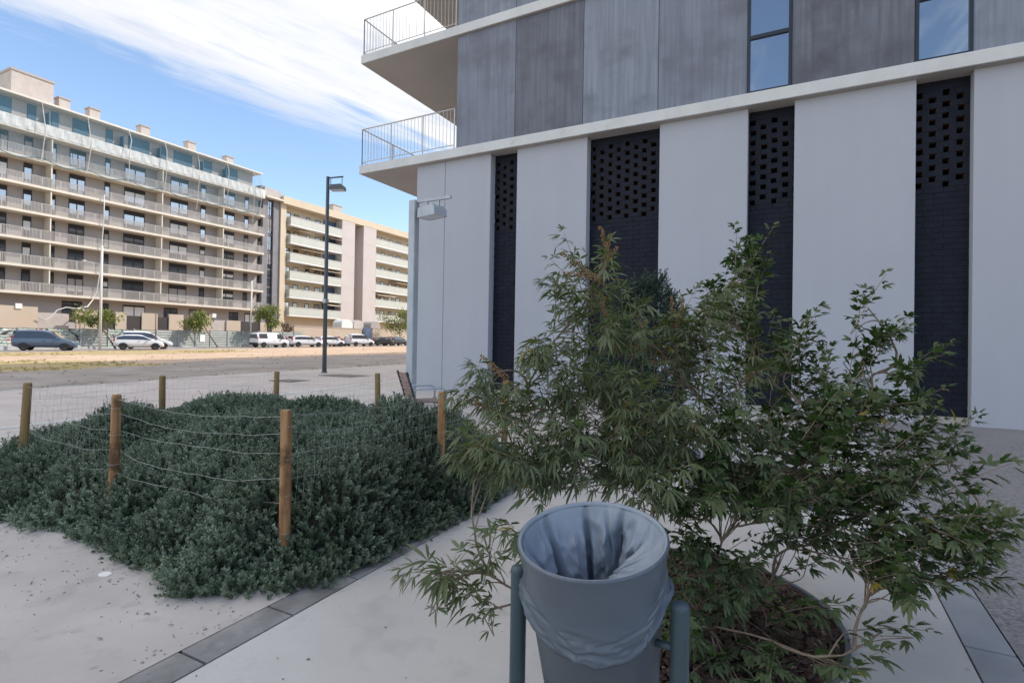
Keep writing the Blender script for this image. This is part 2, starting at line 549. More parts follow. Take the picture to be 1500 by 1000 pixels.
M['grass_ground'] = material('grass_ground', (0.32, 0.26, 0.085), 1.0, (0.43, 0.32, 0.20), 0.8, 8, bump=0.5, bscale=10)
M['tyre'] = material('tyre', (0.015, 0.015, 0.016), 0.85)
M['rim'] = material('rim', (0.36, 0.37, 0.38), 0.4, metal=0.6)
M['car_glass'] = glass_material('car_glass', (0.010, 0.013, 0.017), 0.05, 0.03)
M['glass_dim'] = glass_material('glass_dim', (0.014, 0.015, 0.017), 0.08, 0.05)
M['plastic'] = material('plastic', (0.025, 0.026, 0.028), 0.6)
M['head_lens'] = material('head_lens', (0.55, 0.57, 0.60), 0.15, spec=0.7)
M['tail_lens'] = material('tail_lens', (0.35, 0.02, 0.015), 0.25, spec=0.6)
M['plate'] = material('plate', (0.7, 0.7, 0.66), 0.5)


def net_material():
    m = bpy.data.materials.new('safety_net')
    m.use_nodes = True
    t = m.node_tree
    p = t.nodes['Principled BSDF']
    p.inputs['Base Color'].default_value = (0.13, 0.28, 0.36, 1)
    p.inputs['Roughness'].default_value = 0.9
    tr = t.nodes.new('ShaderNodeBsdfTransparent')
    ms = t.nodes.new('ShaderNodeMixShader')
    ms.inputs[0].default_value = 0.15
    t.links.new(tr.outputs[0], ms.inputs[1])
    t.links.new(p.outputs[0], ms.inputs[2])
    t.links.new(ms.outputs[0], t.nodes['Material Output'].inputs[0])
    return m


M['net'] = net_material()


def bag_material(nm, ca, cb):
    m = material(nm, ca, 0.34, cb, 3, bump=0.0, spec=0.5)
    t = m.node_tree
    p = t.nodes['Principled BSDF']
    co = t.nodes.new('ShaderNodeTexCoord')
    mp = t.nodes.new('ShaderNodeMapping')
    mp.inputs['Scale'].default_value = (1, 1, 0.45)
    t.links.new(co.outputs['Object'], mp.inputs[0])
    n = t.nodes.new('ShaderNodeTexNoise')
    n.inputs['Scale'].default_value = 16
    n.inputs['Detail'].default_value = 5
    n.inputs['Distortion'].default_value = 1.2
    t.links.new(mp.outputs[0], n.inputs['Vector'])
    b = t.nodes.new('ShaderNodeBump')
    b.inputs['Strength'].default_value = 0.32
    b.inputs['Distance'].default_value = 0.012
    t.links.new(n.outputs[0], b.inputs['Height'])
    t.links.new(b.outputs[0], p.inputs['Normal'])
    return m


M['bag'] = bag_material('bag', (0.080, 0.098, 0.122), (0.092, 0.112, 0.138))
M['bag_loose_skylit'] = bag_material('bag_loose_skylit', (0.215, 0.25, 0.295), (0.26, 0.295, 0.345))  # loose film off the dark body, sky light painted into its paler tone


def paint(name, col):
    m = material('paint_' + name, col, 0.35, spec=0.5)
    p = m.node_tree.nodes['Principled BSDF']
    p.inputs['Coat Weight'].default_value = 0.6
    p.inputs['Coat Roughness'].default_value = 0.06
    return m


def graffiti_material():
    """painted sheet metal: loose sprayed shapes in white, mint, dull red and black"""
    m = material('graffiti', (0.34, 0.36, 0.33), 0.6)
    t = m.node_tree
    p = t.nodes['Principled BSDF']
    co = t.nodes.new('ShaderNodeTexCoord')
    mp = t.nodes.new('ShaderNodeMapping')
    mp.inputs['Scale'].default_value = (1, 0.55, 0.9)
    t.links.new(co.outputs['Object'], mp.inputs[0])
    n = t.nodes.new('ShaderNodeTexNoise')
    n.inputs['Scale'].default_value = 1.4
    n.inputs['Detail'].default_value = 3
    n.inputs['Distortion'].default_value = 1.8
    t.links.new(mp.outputs[0], n.inputs['Vector'])
    r = t.nodes.new('ShaderNodeValToRGB')
    r.color_ramp.interpolation = 'CONSTANT'
    e = r.color_ramp.elements
    cols = [(0.0, (0.04, 0.05, 0.06)), (0.36, (0.36, 0.37, 0.33)), (0.45, (0.62, 0.63, 0.55)), (0.50, (0.05, 0.10, 0.12)), (0.525, (0.34, 0.46, 0.38)), (0.58, (0.60, 0.56, 0.48)), (0.63, (0.38, 0.17, 0.17)), (0.68, (0.35, 0.36, 0.33))]
    e[0].position, e[0].color = cols[0][0], (*cols[0][1], 1)
    e[1].position, e[1].color = cols[1][0], (*cols[1][1], 1)
    for q, c in cols[2:]:
        el = e.new(q)
        el.color = (*c, 1)
    t.links.new(n.outputs[0], r.inputs[0])
    t.links.new(r.outputs[0], p.inputs['Base Color'])
    return m


M['graffiti'] = graffiti_material()

# ------------------------------------------------------------------ ground
sheet('ground', M['dirt'], -260, 160, -60, 260, 0.0, 'bare tan dirt lot beyond the road')
sheet('street', M['road'], -62, -54.5, -40, 240, 0.004, 'street under the parked cars')


def ragged_sheet(name, mat, x0, x1, y0, y1, dz, label, amp=0.7, step=0.8, kind='structure', left=True, right=True, seed=1):
    """a ground sheet whose long edges wander"""
    r = np.random.default_rng(seed)
    ys = np.unique(np.concatenate([np.arange(y0, y1 + .01, step), [0.0, 12.0]]))
    ys = ys[(ys >= y0) & (ys <= y1)]

    def wob(n):
        a = np.zeros(n)
        for fq, am in ((0.13, 1.0), (0.4, 0.5), (1.1, 0.25)):
            a += am * np.sin(np.arange(n) * step * fq * 2 * PI / 4 + r.uniform(0, 6))
        return a * amp * 0.5 + r.normal(0, amp * .08, n)
    xl = x0 + (wob(len(ys)) if left else 0 * ys)
    xr = x1 + (wob(len(ys)) if right else 0 * ys)
    V = np.concatenate([np.c_[xl, ys, g(ys) + dz], np.c_[xr, ys, g(ys) + dz]])
    n = len(ys)
    F = np.array([(i, n + i, n + i + 1, i + 1) for i in range(n - 1)])
    o = np_mesh(name, V, F, mat)
    return tag(o, label, None, None, kind)


ragged_sheet('road', M['road'], -29.5, -18.3, -30, 110, 0.004, 'grey compacted gravel road beside the pavement', amp=1.3, right=False, seed=4)
sheet('pavement', M['tiles'], -18.1, -11.5, -30, 110, 0.03, 'pinkish paved sidewalk beyond the fence')
o = MB()
for a, b in ((-30, 0), (0, 12), (12, 110)):
    o.add([(-18.3, a, g(a) - .02), (-18.1, a, g(a) - .02), (-18.1, b, g(b) - .02), (-18.3, b, g(b) - .02),
           (-18.3, a, g(a) + .035), (-18.1, a, g(a) + .035), (-18.1, b, g(b) + .035), (-18.3, b, g(b) + .035)],
          [(0, 3, 2, 1), (4, 5, 6, 7), (0, 1, 5, 4), (1, 2, 6, 5), (2, 3, 7, 6), (3, 0, 4, 7)])
    o.add([(-11.5, a, g(a) - .02), (-11.2, a, g(a) - .02), (-11.2, b, g(b) - .02), (-11.5, b, g(b) - .02),
           (-11.5, a, g(a) + .036), (-11.2, a, g(a) + .036), (-11.2, b, g(b) + .036), (-11.5, b, g(b) + .036)],
          [(0, 3, 2, 1), (4, 5, 6, 7), (0, 1, 5, 4), (1, 2, 6, 5), (2, 3, 7, 6), (3, 0, 4, 7)])
tag(o.build('kerb', M['kerb']), 'pale stone kerbs along the sidewalk', kind='structure')
sheet('plaza', M['plaza'], -11.2, -2.68, -8, 60, 0.03, 'pale sandy concrete square')
sheet('path', M['plaza_smooth'], -2.46, 0.73, -8, 11.9, 0.03, 'smooth pale concrete path')
sheet('courtyard', M['aggregate'], 0.945, 30, -8, 11.9, 0.03, 'rough exposed aggregate paving beside the facade')
sheet('joint_bed', M['joint'], -2.70, 0.965, -8, 11.9, 0.012)


def stone_strip(name, mat, x0, x1, y_joints, label):
    mb = MB()
    for a, b in zip(y_joints[:-1], y_joints[1:]):
        a2, b2 = a + .007, b - .007
        mb.add([(x0 + .008, a2, g(a2) + .0), (x1 - .008, a2, g(a2)), (x1 - .008, b2, g(b2)), (x0 + .008, b2, g(b2)),
                (x0 + .008, a2, g(a2) + .033), (x1 - .008, a2, g(a2) + .033), (x1 - .008, b2, g(b2) + .033), (x0 + .008, b2, g(b2) + .033)],
               [(0, 3, 2, 1), (4, 5, 6, 7), (0, 1, 5, 4), (1, 2, 6, 5), (2, 3, 7, 6), (3, 0, 4, 7)])
    return tag(mb.build(name, mat, bevel=0.004), label, kind='structure')


stone_strip('kerb_strip', M['strip_dark'], -2.68, -2.46, [-8 + .5 * i for i in range(19)] + [1.62, 2.12, 2.62, 3.12, 3.62, 4.12, 4.62, 5.12, 5.62, 6.12, 7, 8, 9, 10, 11, 11.9], 'dark grey edging stones set flush in the paving')
stone_strip('paving_strip', M['strip_pale'], 0.73, 0.945, [-8 + .9 * i for i in range(13)] + [3.50, 4.4, 5.3, 6.2, 7.1, 8.0, 8.9, 9.8, 10.7, 11.9], 'blue grey edging slabs between path and aggregate')

# grass on the lot: a ragged low patch with standing tufts
ragged_sheet('grass_ground', M['grass_ground'], -36.5, -27.3, 5.0, 15.5, 0.008, 'yellow green weedy ground on the dirt lot', amp=1.6, step=0.5, seed=9)
ragged_sheet('verge', M['grass_ground'], -52, -44, 9, 34, 0.008, 'dry yellow grass verge on the lot', amp=2.0, step=0.6, seed=12)


def tufts(name, spots, h, mat, label, blades=7, wd=0.012, seed=5):
    r = np.random.default_rng(seed)
    n = len(spots) * blades
    base = np.repeat(np.asarray(spots), blades, axis=0) + r.normal(0, .05, (n, 2))
    hh = h * r.uniform(.5, 1.2, n)
    an = r.uniform(0, 2 * PI, n)
    ln = r.uniform(.1, .7, n) * hh
    la = r.uniform(0, 2 * PI, n)
    B = np.c_[base, g(base[:, 1])]
    d = np.c_[np.cos(an), np.sin(an), 0 * an] * wd
    T = B + np.c_[np.cos(la) * ln, np.sin(la) * ln, hh]
    V = np.stack([B - d, B + d, T], 1).reshape(-1, 3)
    F = np.arange(3 * n).reshape(-1, 3)
    o = np_mesh(name, V, F, mat, tint=np.repeat(r.uniform(0, 1, n), 3))
    return tag(o, label, kind='stuff')


gs = []
rr = np.random.default_rng(3)
for _ in range(650):
    x, y = rr.uniform(-37, -26.5), rr.uniform(4.5, 16)
    if math.sin(x * .9 + y * .7) + math.sin(x * .37 - y * 1.3) + rr.normal(0, .6) > 0.1:
        gs.append((x, y))
for _ in range(500):
    x, y = rr.uniform(-53, -43), rr.uniform(8, 36)
    if math.sin(x * .5 + y * .4) + math.sin(x * .27 - y * .6) + rr.normal(0, .6) > 0.2:
        gs.append((x, y))
for _ in range(90):
    gs.append((-18.4 - abs(rr.normal(0, .14)), rr.uniform(3, 30)))
tufts('grass', gs, 0.085, M['grass'], 'thin yellow green grass tufts on the lot and along the kerb', blades=9, wd=0.016)

# scattered stones and clods on the road and the lot
rr = np.random.default_rng(21)
mb = MB()
for _ in range(900):
    x, y = rr.uniform(-50, -18.6), rr.uniform(3, 60)
    s = abs(rr.normal(.025, .02)) + .012
    z = g(y)
    p = [(x + s * math.cos(a) * rr.uniform(.6, 1.3), y + s * math.sin(a) * rr.uniform(.6, 1.3), z - .005) for a in (0, 1.4, 2.8, 4.3)]
    mb.add(p + [(x, y, z + s * .9)], [(0, 1, 4), (1, 2, 4), (2, 3, 4), (3, 0, 4)])
tag(mb.build('gravel', M['road']), 'loose stones scattered over the road and the lot', kind='stuff')


def decal(name, mat, cx, cy, rx, ry, dz, label, cat, n=28, wob=0.0, th=0.006):
    r = random.Random(int(cx * 100))
    pts = []
    for k in range(n):
        t = 2 * PI * k / n
        q = 1 + r.uniform(-wob, wob)
        pts.append((cx + rx * math.cos(t) * q, cy + ry * math.sin(t) * q))
    mb = MB()
    vs = [(x, y, g(y) + dz) for x, y in pts] + [(x, y, g(y) + dz + th) for x, y in pts]
    fs = [tuple(range(n, 2 * n))] + [(i, (i + 1) % n, n + (i + 1) % n, n + i) for i in range(n)]
    mb.add(vs, fs)
    o = mb.build(name, mat)
    return tag(o, label, cat) if cat else tag(o, label, kind='structure')


def manhole(x, y, rx, ry, label):
    mb = MB()
    mb.box(x - rx, x + rx, y - ry, y + ry, g(y) + .02, g(y) + .04)
    t = thing('manhole_cover', (x, y, g(y) + .03), label, 'manhole cover')
    mb.build('frame', M['iron'], t)
    box('lid', M['iron'], t, x - rx + .06, x + rx - .06, y - ry + .06, y + ry - .06, g(y) + .03, g(y) + .046)


manhole(-14.55, 14.6, .75, .55, 'dark square iron cover in the sidewalk near the tall dark lamp')
manhole(-14.3, 12.0, .5, .4, 'thin dark iron cover in the sidewalk, nearer to the fenced bed')
decal('litter', M['white_trim'], -3.95, 1.90, .045, .032, .03, 'small flat white scrap lying on the pale concrete', 'litter', wob=.08, th=.004)

# ------------------------------------------------------------------ near building
Y0 = 11.5
nb = thing('apartment_building', (0, Y0, 0.35), 'grey clad building with pale panels, dark brick strips and corner balconies', 'building')
ZS = [6.61 + 3.12 * k for k in range(8)]      # floor slab tops
TH = 0.235
XL_UP, XL_LOW, XL_BAL, XR, YB = -7.86, -9.15, -11.08, 30.0, 118.0
GX = [(-9.15, -6.87), (-6.13, -4.34), (-2.71, -0.98), (-0.16, 1.73), (2.52, 4.6), (5.4, 7.3), (8.0, 10.2), (11.0, 13.0)]
PZ0, PZ1 = 0.37, ZS[0] - TH
# inner volume
box('wall', M['taupe'], nb, XL_UP + .05, XR, Y0 + .9, YB, 6.7, 28.4)
box('ground_floor_wall', M['void'], nb, XL_LOW + .1, XR, Y0 + 1.2, YB, 0.2, 6.3)
box('side_wall', M['panel'], nb, XL_LOW, XL_LOW + .09, Y0 + .45, YB, 0.2, 6.35)
box('gallery_wall', M['clad'], nb, XL_UP, XL_UP + .04, Y0 + .32, YB, 6.7, 28.3)
box('plinth', M['plinth'], nb, XL_LOW + .12, XR, Y0 + .38, Y0 + 1.1, 0.2, 0.50)
# floor slabs (they carry on as the corner balconies)
for k, z in enumerate(ZS):
    x1 = XR
    mb = MB()
    mb.box(XL_BAL, x1, Y0, YB, z - TH, z)
    mb.build('floor_slab', [M['slab']], nb, bevel=0.012)
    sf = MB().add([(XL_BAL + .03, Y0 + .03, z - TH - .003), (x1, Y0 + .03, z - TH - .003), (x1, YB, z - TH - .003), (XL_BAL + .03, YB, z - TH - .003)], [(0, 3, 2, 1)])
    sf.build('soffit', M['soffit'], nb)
# ground floor wall panels
for i, (a, b) in enumerate(GX):
    mb = MB()
    if i == 0:
        mb.box(a, -8.245, Y0 + .17, Y0 + .43, PZ0, PZ1 - .003, 0)
        mb.box(-8.235, b, Y0 + .17, Y0 + .43, PZ0, PZ1 - .003, 0)
        mb.box(-8.25, -8.23, Y0 + .19, Y0 + .42, PZ0 + .01, PZ1 - .004, 1)
    else:
        mb.box(a, b, Y0 + .17, Y0 + .43, PZ0, PZ1 - .003, 0)
    p = mb.build('wall_panel', [M['panel'], M['joint']], nb, bevel=0.008)
    box('base_joint', M['black'], p, a + .02, b - .02, Y0 + .20, Y0 + .40, PZ0 - .03, PZ0 - .001)


# brick screens: courses 0.1 high, bricks 0.29 long laid in running bond; the upper part leaves every other brick short
def brick_screen(x0, x1):
    mb = MB()
    yf, yb = Y0 + .40, Y0 + .54
    zlo, zhole, ztop = 0.50, 4.42, PZ1 - .004
    c, j = 0.1, 0.008
    n = int(round((ztop - zlo) / c))
    r = random.Random(int(x0 * 31))
    L = 0.29

    def brick(a, b, z0, z1):
        a, b = max(a, x0), min(b, x1)
        if b - a < .015:
            return
        yo = r.uniform(-.004, .004)
        y_a, y_b = yf + yo, yb
        s = len(mb.v)
        mb.add([(a, y_a, z0), (b, y_a, z0), (b, y_b, z0), (a, y_b, z0), (a, y_a, z1), (b, y_a, z1), (b, y_b, z1), (a, y_b, z1)], [(0, 1, 5, 4)], 0)
        mb.f += [tuple(i + s for i in q) for q in ((0, 3, 2, 1), (4, 5, 6, 7), (1, 2, 6, 5), (2, 3, 7, 6), (3, 0, 4, 7))]
        mb.m += [1] * 5
        mb.sm += [False] * 5
    for k in range(n):
        z0 = zlo + k * c
        off = 0.0 if k % 2 == 0 else L / 2
        if z0 < zhole or z0 > ztop - .25:
            x = x0 - off
            while x < x1:
                brick(x + j / 2, x + L - j / 2, z0 + j / 2, z0 + c - j / 2)
                x += L
        else:
            gap = 0.105
            LP = 0.39
            x = x0 - LP - (0 if k % 2 else LP / 2) - .12
            while x < x1:
                brick(x + gap / 2 + r.uniform(-.012, .012), x + LP - gap / 2 + r.uniform(-.012, .012), z0 + .001, z0 + c - .001)
                x += LP
    # mortar behind the solid bricks
    mb.box(x0 + .001, x1 - .001, yf + .012, yb - .01, zlo, zhole - .02, 0)
    mb.box(x0 + .001, x1 - .001, yf + .012, yb - .01, ztop - .17, ztop, 0)
    # side jambs, a pale frame round the recess
    p = mb.build('brick_screen', [M['brick_front'], M['brick_side']], nb)
    box('sill', M['plinth'], p, x0 + .002, x1 - .002, Y0 + .34, Y0 + .56, .37, .498)
    return p


SX = [(GX[i][1], GX[i + 1][0]) for i in range(len(GX) - 1)]
for a, b in SX:
    brick_screen(a + .002, b - .002)

# upper floors: cladding boards between floor slabs, tall windows
JX = [XL_UP, -6.17, -4.43, -2.74, -1.0, None, -0.22, 1.69, None, 2.48, 4.2, 5.9, 7.6, None, 8.4, 10.2, 12.0, 13.8, None, 14.6, 16.4, 18.2, 20.0, 22, 24, 26, 28, 30]
segs = []
wins = []
i = 0
while i < len(JX) - 1:
    if JX[i + 1] is None:
        wins.append((JX[i], JX[i + 2]))
        i += 2
    else:
        segs.append((JX[i], JX[i + 1]))
        i += 1
for k in range(7):
    z0, z1 = ZS[k], ZS[k + 1] - TH
    sh = 0.0
    for q_, (a, b) in enumerate(segs):
        box('cladding_panel', M[('clad', 'clad_dark', 'clad_pale', 'clad', 'clad_dark', 'clad_pale')[(q_ + k * 2) % 6]], nb, a + .006, b - .006, Y0 + .085, Y0 + .16, z0 + .012, z1 - .003)
    box('panel_backing', M['joint'], nb, XL_UP + .002, XR, Y0 + .162, Y0 + .3, z0 + .001, z1 - .002)
    for a, b in wins:
        mb = MB()
        f = .055
        ya, yb = Y0 + .06, Y0 + .15
        mb.box(a, a + f, ya, yb, z0 + .01, z1 - .003).box(b - f, b, ya, yb, z0 + .01, z1 - .003)
        mb.box(a + f, b - f, ya, yb, z0 + .01, z0 + .05).box(a + f, b - f, ya, yb, z0 + 1.07, z0 + 1.14).box(a + f, b - f, ya, yb, z1 - .08, z1 - .003)
        wn = mb.build('window', M['frame_dark'], nb)
        box('pane', M['glass_near'], wn, a + f, b - f, ya + .035, ya + .05, z0 + .05, z0 + 1.07)
        box('pane', M['glass_near'], wn, a + f, b - f, ya + .035, ya + .05, z0 + 1.14, z1 - .08)
box('roof', M['slab'], nb, XL_BAL, XR, Y0, YB, 28.46, 28.8)


def balcony_rail(z):
    def run(name, pts_axis, a, b, fixed, posts):
        mb = MB()

        def P(u, zz):
            return (u, fixed, zz) if pts_axis == 'x' else (fixed, u, zz)
        t, bt = z + 1.03, z + .10
        mb.tube([P(a, t), P(b, t)], .018, 6)
        mb.tube([P(a, bt), P(b, bt)], .013, 4)
        for u in posts:
            mb.tube([P(u, z - .03), P(u, t)], .017, 5)
        n = int(abs(b - a) / .115)
        for q in range(1, n):
            u = a + (b - a) * q / n
            mb.tube([P(u, bt), P(u, t)], .0075, 4, caps=False)
        return mb.build(name, M['rail'], nb)
    run('railing', 'x', XL_BAL + .06, XL_UP - .04, Y0 + .05, [XL_BAL + .06, -9.98, -8.9, XL_UP - .04])
    run('railing', 'y', Y0 + .05, 60, XL_BAL + .06, [Y0 + .05 + 1.3 * q for q in range(37)])


for z in ZS[:4]:
    balcony_rail(z)

# ------------------------------------------------------------------ far grey block across the lot
FX = -74.0
WX = FX - 1.45
ZF = [6.65 + 2.92 * k for k in range(7)]
YA, YE = 8.0, 56.7
fb = thing('apartment_block', (WX, 40, 1.0), 'long taupe apartment block with balcony bands and a netted white roof terrace', 'building')
box('wall', M['taupe'], fb, WX - 14, WX, YA, 57.0, 0.5, ZF[6] - .28)
box('penthouse_wall', M['taupe'], fb, WX - 12, WX, YA, 55.5, ZF[6], 27.75)
for k, z in enumerate(ZF):
    box('balcony_slab', M['edge'], fb, WX - .2, FX, YA, YE, z - .27, z)
mb = MB()
mb.prism([(WX - 12, 27.75), (FX - .3, 27.6), (FX - .3, 27.82), (WX - 12, 28.2)], 'y', YA, 56.4)
mb.build('roof', M['edge'], fb)
mb = MB()
mb.box(WX - 6, WX - .6, 26.4, 30.2, 28.0, 30.75, 0)
mb.box(WX - 6.1, WX - .5, 26.3, 30.3, 30.75, 31.0, 1)
mb.build('lift_house', [M['chimney'], M['taupe']], fb)
for y in (31.4, 34.5, 40.3, 46.5, 52.3):
    h = 1.55 if y < 50 else 1.3
    mb = MB()
    mb.box(WX - 2.0, WX - .9, y - .55, y + .55, 28.0, 28.0 + h, 0)
    mb.box(WX - 2.1, WX - .8, y - .62, y + .62, 28.0 + h, 28.16 + h, 1)
    mb.build('chimney', [M['chimney'], M['taupe']], fb)
W2 = WX / FX
WIN = [(24.2, 25.55), (26.89, 27.65), (28.98, 29.78), (31.03, 32.6), (34.6, 35.18), (36.75, 39.17), (40.74, 41.36), (42.31, 44.66), (46.42, 47.18), (49.25, 51.58), (53.16, 53.87), (55.55, 56.4)]
WIN = [(10.4, 12.6), (14.0, 14.8), (17.2, 19.4), (21.4, 22.1)] + WIN
WIN = [(a * W2, b * W2) for a, b in WIN]
DIV = [16.0, 28.88 * W2, 40.62 * W2, 49.02 * W2]


def far_window(parent, x, y0, y1, z0, z1, head=.34, panes=None, glass='glass_far', frame='winframe'):
    """a dark recessed frame with its panes; faces +X at x"""
    mb = MB()
    f = .07
    mb.box(x - .02, x + .05, y0, y0 + f, z0, z1).box(x - .02, x + .05, y1 - f, y1, z0, z1)
    mb.box(x - .02, x + .05, y0 + f, y1 - f, z1 - head, z1).box(x - .02, x + .05, y0 + f, y1 - f, z0, z0 + .06)
    two = panes if panes else (2 if y1 - y0 > 1.3 else 1)
    for q in range(1, two):
        ym = y0 + (y1 - y0) * q / two
        mb.box(x - .02, x + .05, ym - .05, ym + .05, z0 + .06, z1 - head)
    wn = mb.build('window', M[frame], parent)
    pn = box('pane', M[glass], wn, x + .005, x + .018, y0 + f, y1 - f, z0 + .06, z1 - head)
    hh_ = (math.sin(y0 * 12.9898 + z0 * 78.233) * 43758.5453) % 1.0
    if hh_ < .3 and z1 - z0 > 1:
        box('blind', M['white_trim'] if hh_ < .2 else M['taupe'], wn, x + .019, x + .03, y0 + f, y1 - f, z1 - head - (z1 - z0 - head) * (.2 + 2.2 * hh_), z1 - head)
    return wn


for k in range(6):
    for a, b in WIN:
        if a > 13 or k < 6:
            far_window(fb, WX, a, b, ZF[k] + .03, ZF[k] + 2.5, head=.52)
    for y in DIV:
        box('balcony_divider', M['edge'], fb, WX + .01, FX - .12, y - .06, y + .06, ZF[k] + .002, ZF[k + 1] - .272)
    mb = MB()
    mb.box(FX - .07, FX - .03, YA, YE - .03, ZF[k] + 1.0, ZF[k] + 1.06)
    mb.box(FX - .07, FX - .03, YA, YE - .03, ZF[k] + .06, ZF[k] + .1)
    y = YA
    q = 0
    while y < YE - .06:
        wdt = .052 if q % 14 else .10
        mb.box(FX - .065, FX - .04, y, y + wdt, ZF[k] + .1, ZF[k] + 1.0)
        y += .122
        q += 1
    y = FX - 1.4
    while y < FX - .1:
        mb.box(y, y + .075, YE - .07, YE - .04, ZF[k] + .1, ZF[k] + 1.0)
        y += .118
    mb.build('railing', M['balus'], fb)
# ground floor openings, mostly behind the garden walls
for a, b in ((31.2, 33.2), (35.0, 36.0), (37.6, 40.2), (42.6, 44.4), (46.0, 47.8), (52.0, 53.5), (54.6, 56.2), (20, 22), (12, 15)):
    far_window(fb, WX, a, b, 3.6, 6.0, head=.2)
# penthouse shutters
for a, b in ((24.0, 26.27), (27.62, 28.4), (29.8, 30.5), (31.85, 33.49), (35.29, 36.04), (37.8, 40.32), (41.8, 42.45), (43.46, 45.97), (47.6, 48.9), (51.05, 52.92), (17, 19), (12, 14)):
    wn = far_window(fb, WX, a, b, 24.25, 27.35, head=.05)
    box('shutter', M['shutter'], wn, WX + .02, WX + .07, a + .02, b - .02, 25.75, 27.38)
for y in (23.5, 29.3, 36.9, 41.3, 47.1, 50.6):
    box('terrace_divider', M['shutter'], fb, WX + .01, FX - .6, y - .05, y + .05, 24.18, 26.9)
# protective white sheeting on the terrace railing
mb = MB()
ny = 180
r = random.Random(5)
vs, fs = [], []
for q in range(ny + 1):
    y = YA + (YE - YA) * q / ny
    for j, z in enumerate((24.1, 24.5, 24.9, 25.25)):
        vs.append((FX + .03 + .03 * math.sin(q * 1.7 + j) + r.uniform(-.03, .03), y, z + r.uniform(-.03, .03)))
for q in range(ny):
    for j in range(3):
        fs.append((q * 4 + j, q * 4 + 4 + j, q * 4 + 5 + j, q * 4 + 1 + j))
mb.add(vs, fs)
mb.box(FX - .1, FX - .06, YA, YE, 25.2, 25.26)
mb.build('sheeting', M['banner'], fb)
# safety net: hangs from the roof, caught up in scallops on the top balcony floor
hooks = [24.0 + 4.35 * q for q in range(8)]
mb = MB()
ny, nz = 150, 10
vs, fs = [], []
for q in range(ny + 1):
    y = 12 + (55.8 - 12) * q / ny
    ph = (y - 24.0) / 4.35
    sag = .75 * (0.5 - 0.5 * math.cos(2 * PI * ph)) ** 0.8
    for j in range(nz + 1):
        t = j / nz
        z = 27.55 + (21.35 - sag * .6 - 27.55) * t
        x = FX + .12 + .55 * math.sin(PI * t) * (0.6 + .4 * math.cos(2 * PI * ph)) + .04 * math.sin(q * .9 + j)
        vs.append((x, y, z))
for q in range(ny):
    for j in range(nz):
        a = q * (nz + 1) + j
        fs.append((a, a + nz + 1, a + nz + 2, a + 1))
mb.add(vs, fs)
net = mb.build('safety_net', M['net'], fb)
mb = MB()
pts = []
for q in range(ny + 1):
    y = 12 + (55.8 - 12) * q / ny
    ph = (y - 24.0) / 4.35
    sag = .75 * (0.5 - 0.5 * math.cos(2 * PI * ph)) ** 0.8
    pts.append((FX + .16, y, 21.35 - sag * .6))
mb.tube(pts, .05, 4)
mb.build('net_rope', M['netrope'], net)
for y in hooks + [55.5]:
    mb = MB()
    lean = random.Random(int(y)).uniform(-.5, .9)
    mb.tube([(FX + .1, y, 27.6), (FX + .6, y + .25 * lean, 26.3), (FX + .75, y - .35 * lean, 24.4), (FX + .5, y - .1 * lean, 22.6), (FX + .2, y, 21.2 - (1.5 if int(y) % 3 == 0 else 0))], .045, 4)
    mb.build('hanging_rope', M['rope'], net)
ho = thing('hose', (FX + .3, 33, 5), 'long white hose hanging down the taupe facade and looping over the garden wall', 'hose')
HOSE_A = [(-73.7, 34.47, 18.88), (-73.7, 34.46, 16.02), (-73.7, 34.31, 12.73), (-73.7, 34.16, 9.46), (-73.7, 33.91, 7.4), (-73.7, 33.58, 6.33)]
HOSE_B = [(-65.7, 29.4, 4.99), (-65.7, 28.43, 4.71), (-65.7, 27.55, 4.78), (-65.7, 26.81, 4.46), (-65.7, 26.26, 3.68), (-65.7, 25.83, 3.39), (-65.7, 25.33, 3.7)]
HOSE_C = [(-65.6, 28.39, 4.7), (-65.6, 28.99, 4.67), (-65.6, 29.24, 4.19), (-65.6, 29.26, 3.48), (-65.6, 29.09, 2.63)]
MB().tube(HOSE_A + HOSE_B, .055, 6).build('hose_run', M['rope'], ho)
MB().tube(HOSE_C, .05, 6).build('hose_end', M['rope'], ho)
# grey stair tower that closes the block
tw = thing('stair_tower', (WX, 58.6, 1.0), 'narrow dark grey stair tower with a glazed column, between taupe and cream blocks', 'building')
mb = MB()
mb.box(WX - 12, WX + .6, 57.02, 57.95, .8, 24.3, 0).box(WX - 12, WX + .6, 58.95, 60.1, .8, 24.3, 0).box(WX - 12, WX + .25, 57.95, 58.95, .8, 24.3, 0)
mb.build('wall', [M['tower']], tw)
mb = MB()
mb.box(WX - 12, WX + 1.5, 56.98, 60.12, 24.3, 24.55, 1)
mb.box(WX - 10, WX + .9, 57.0, 60.1, 24.55, 25.9, 0)
mb.build('roof_parapet', [M['chimney'], M['edge']], tw)
for k in range(7):
    z = 5.0 + 2.78 * k
    wn = far_window(tw, WX + .26, 57.97, 58.93, z, z + 2.45, head=.12, panes=2)
    box('spandrel', M['tower'] if k > 3 else M['shade_blue'], wn, WX + .28, WX + .34, 58.0, 58.9, z + 1.2, z + 1.3)
mb = MB()
mb.box(WX - 3, WX - 1.5, 58.2, 59.0, 25.9, 26.8)
mb.build('roof_box', M['tower'], tw)

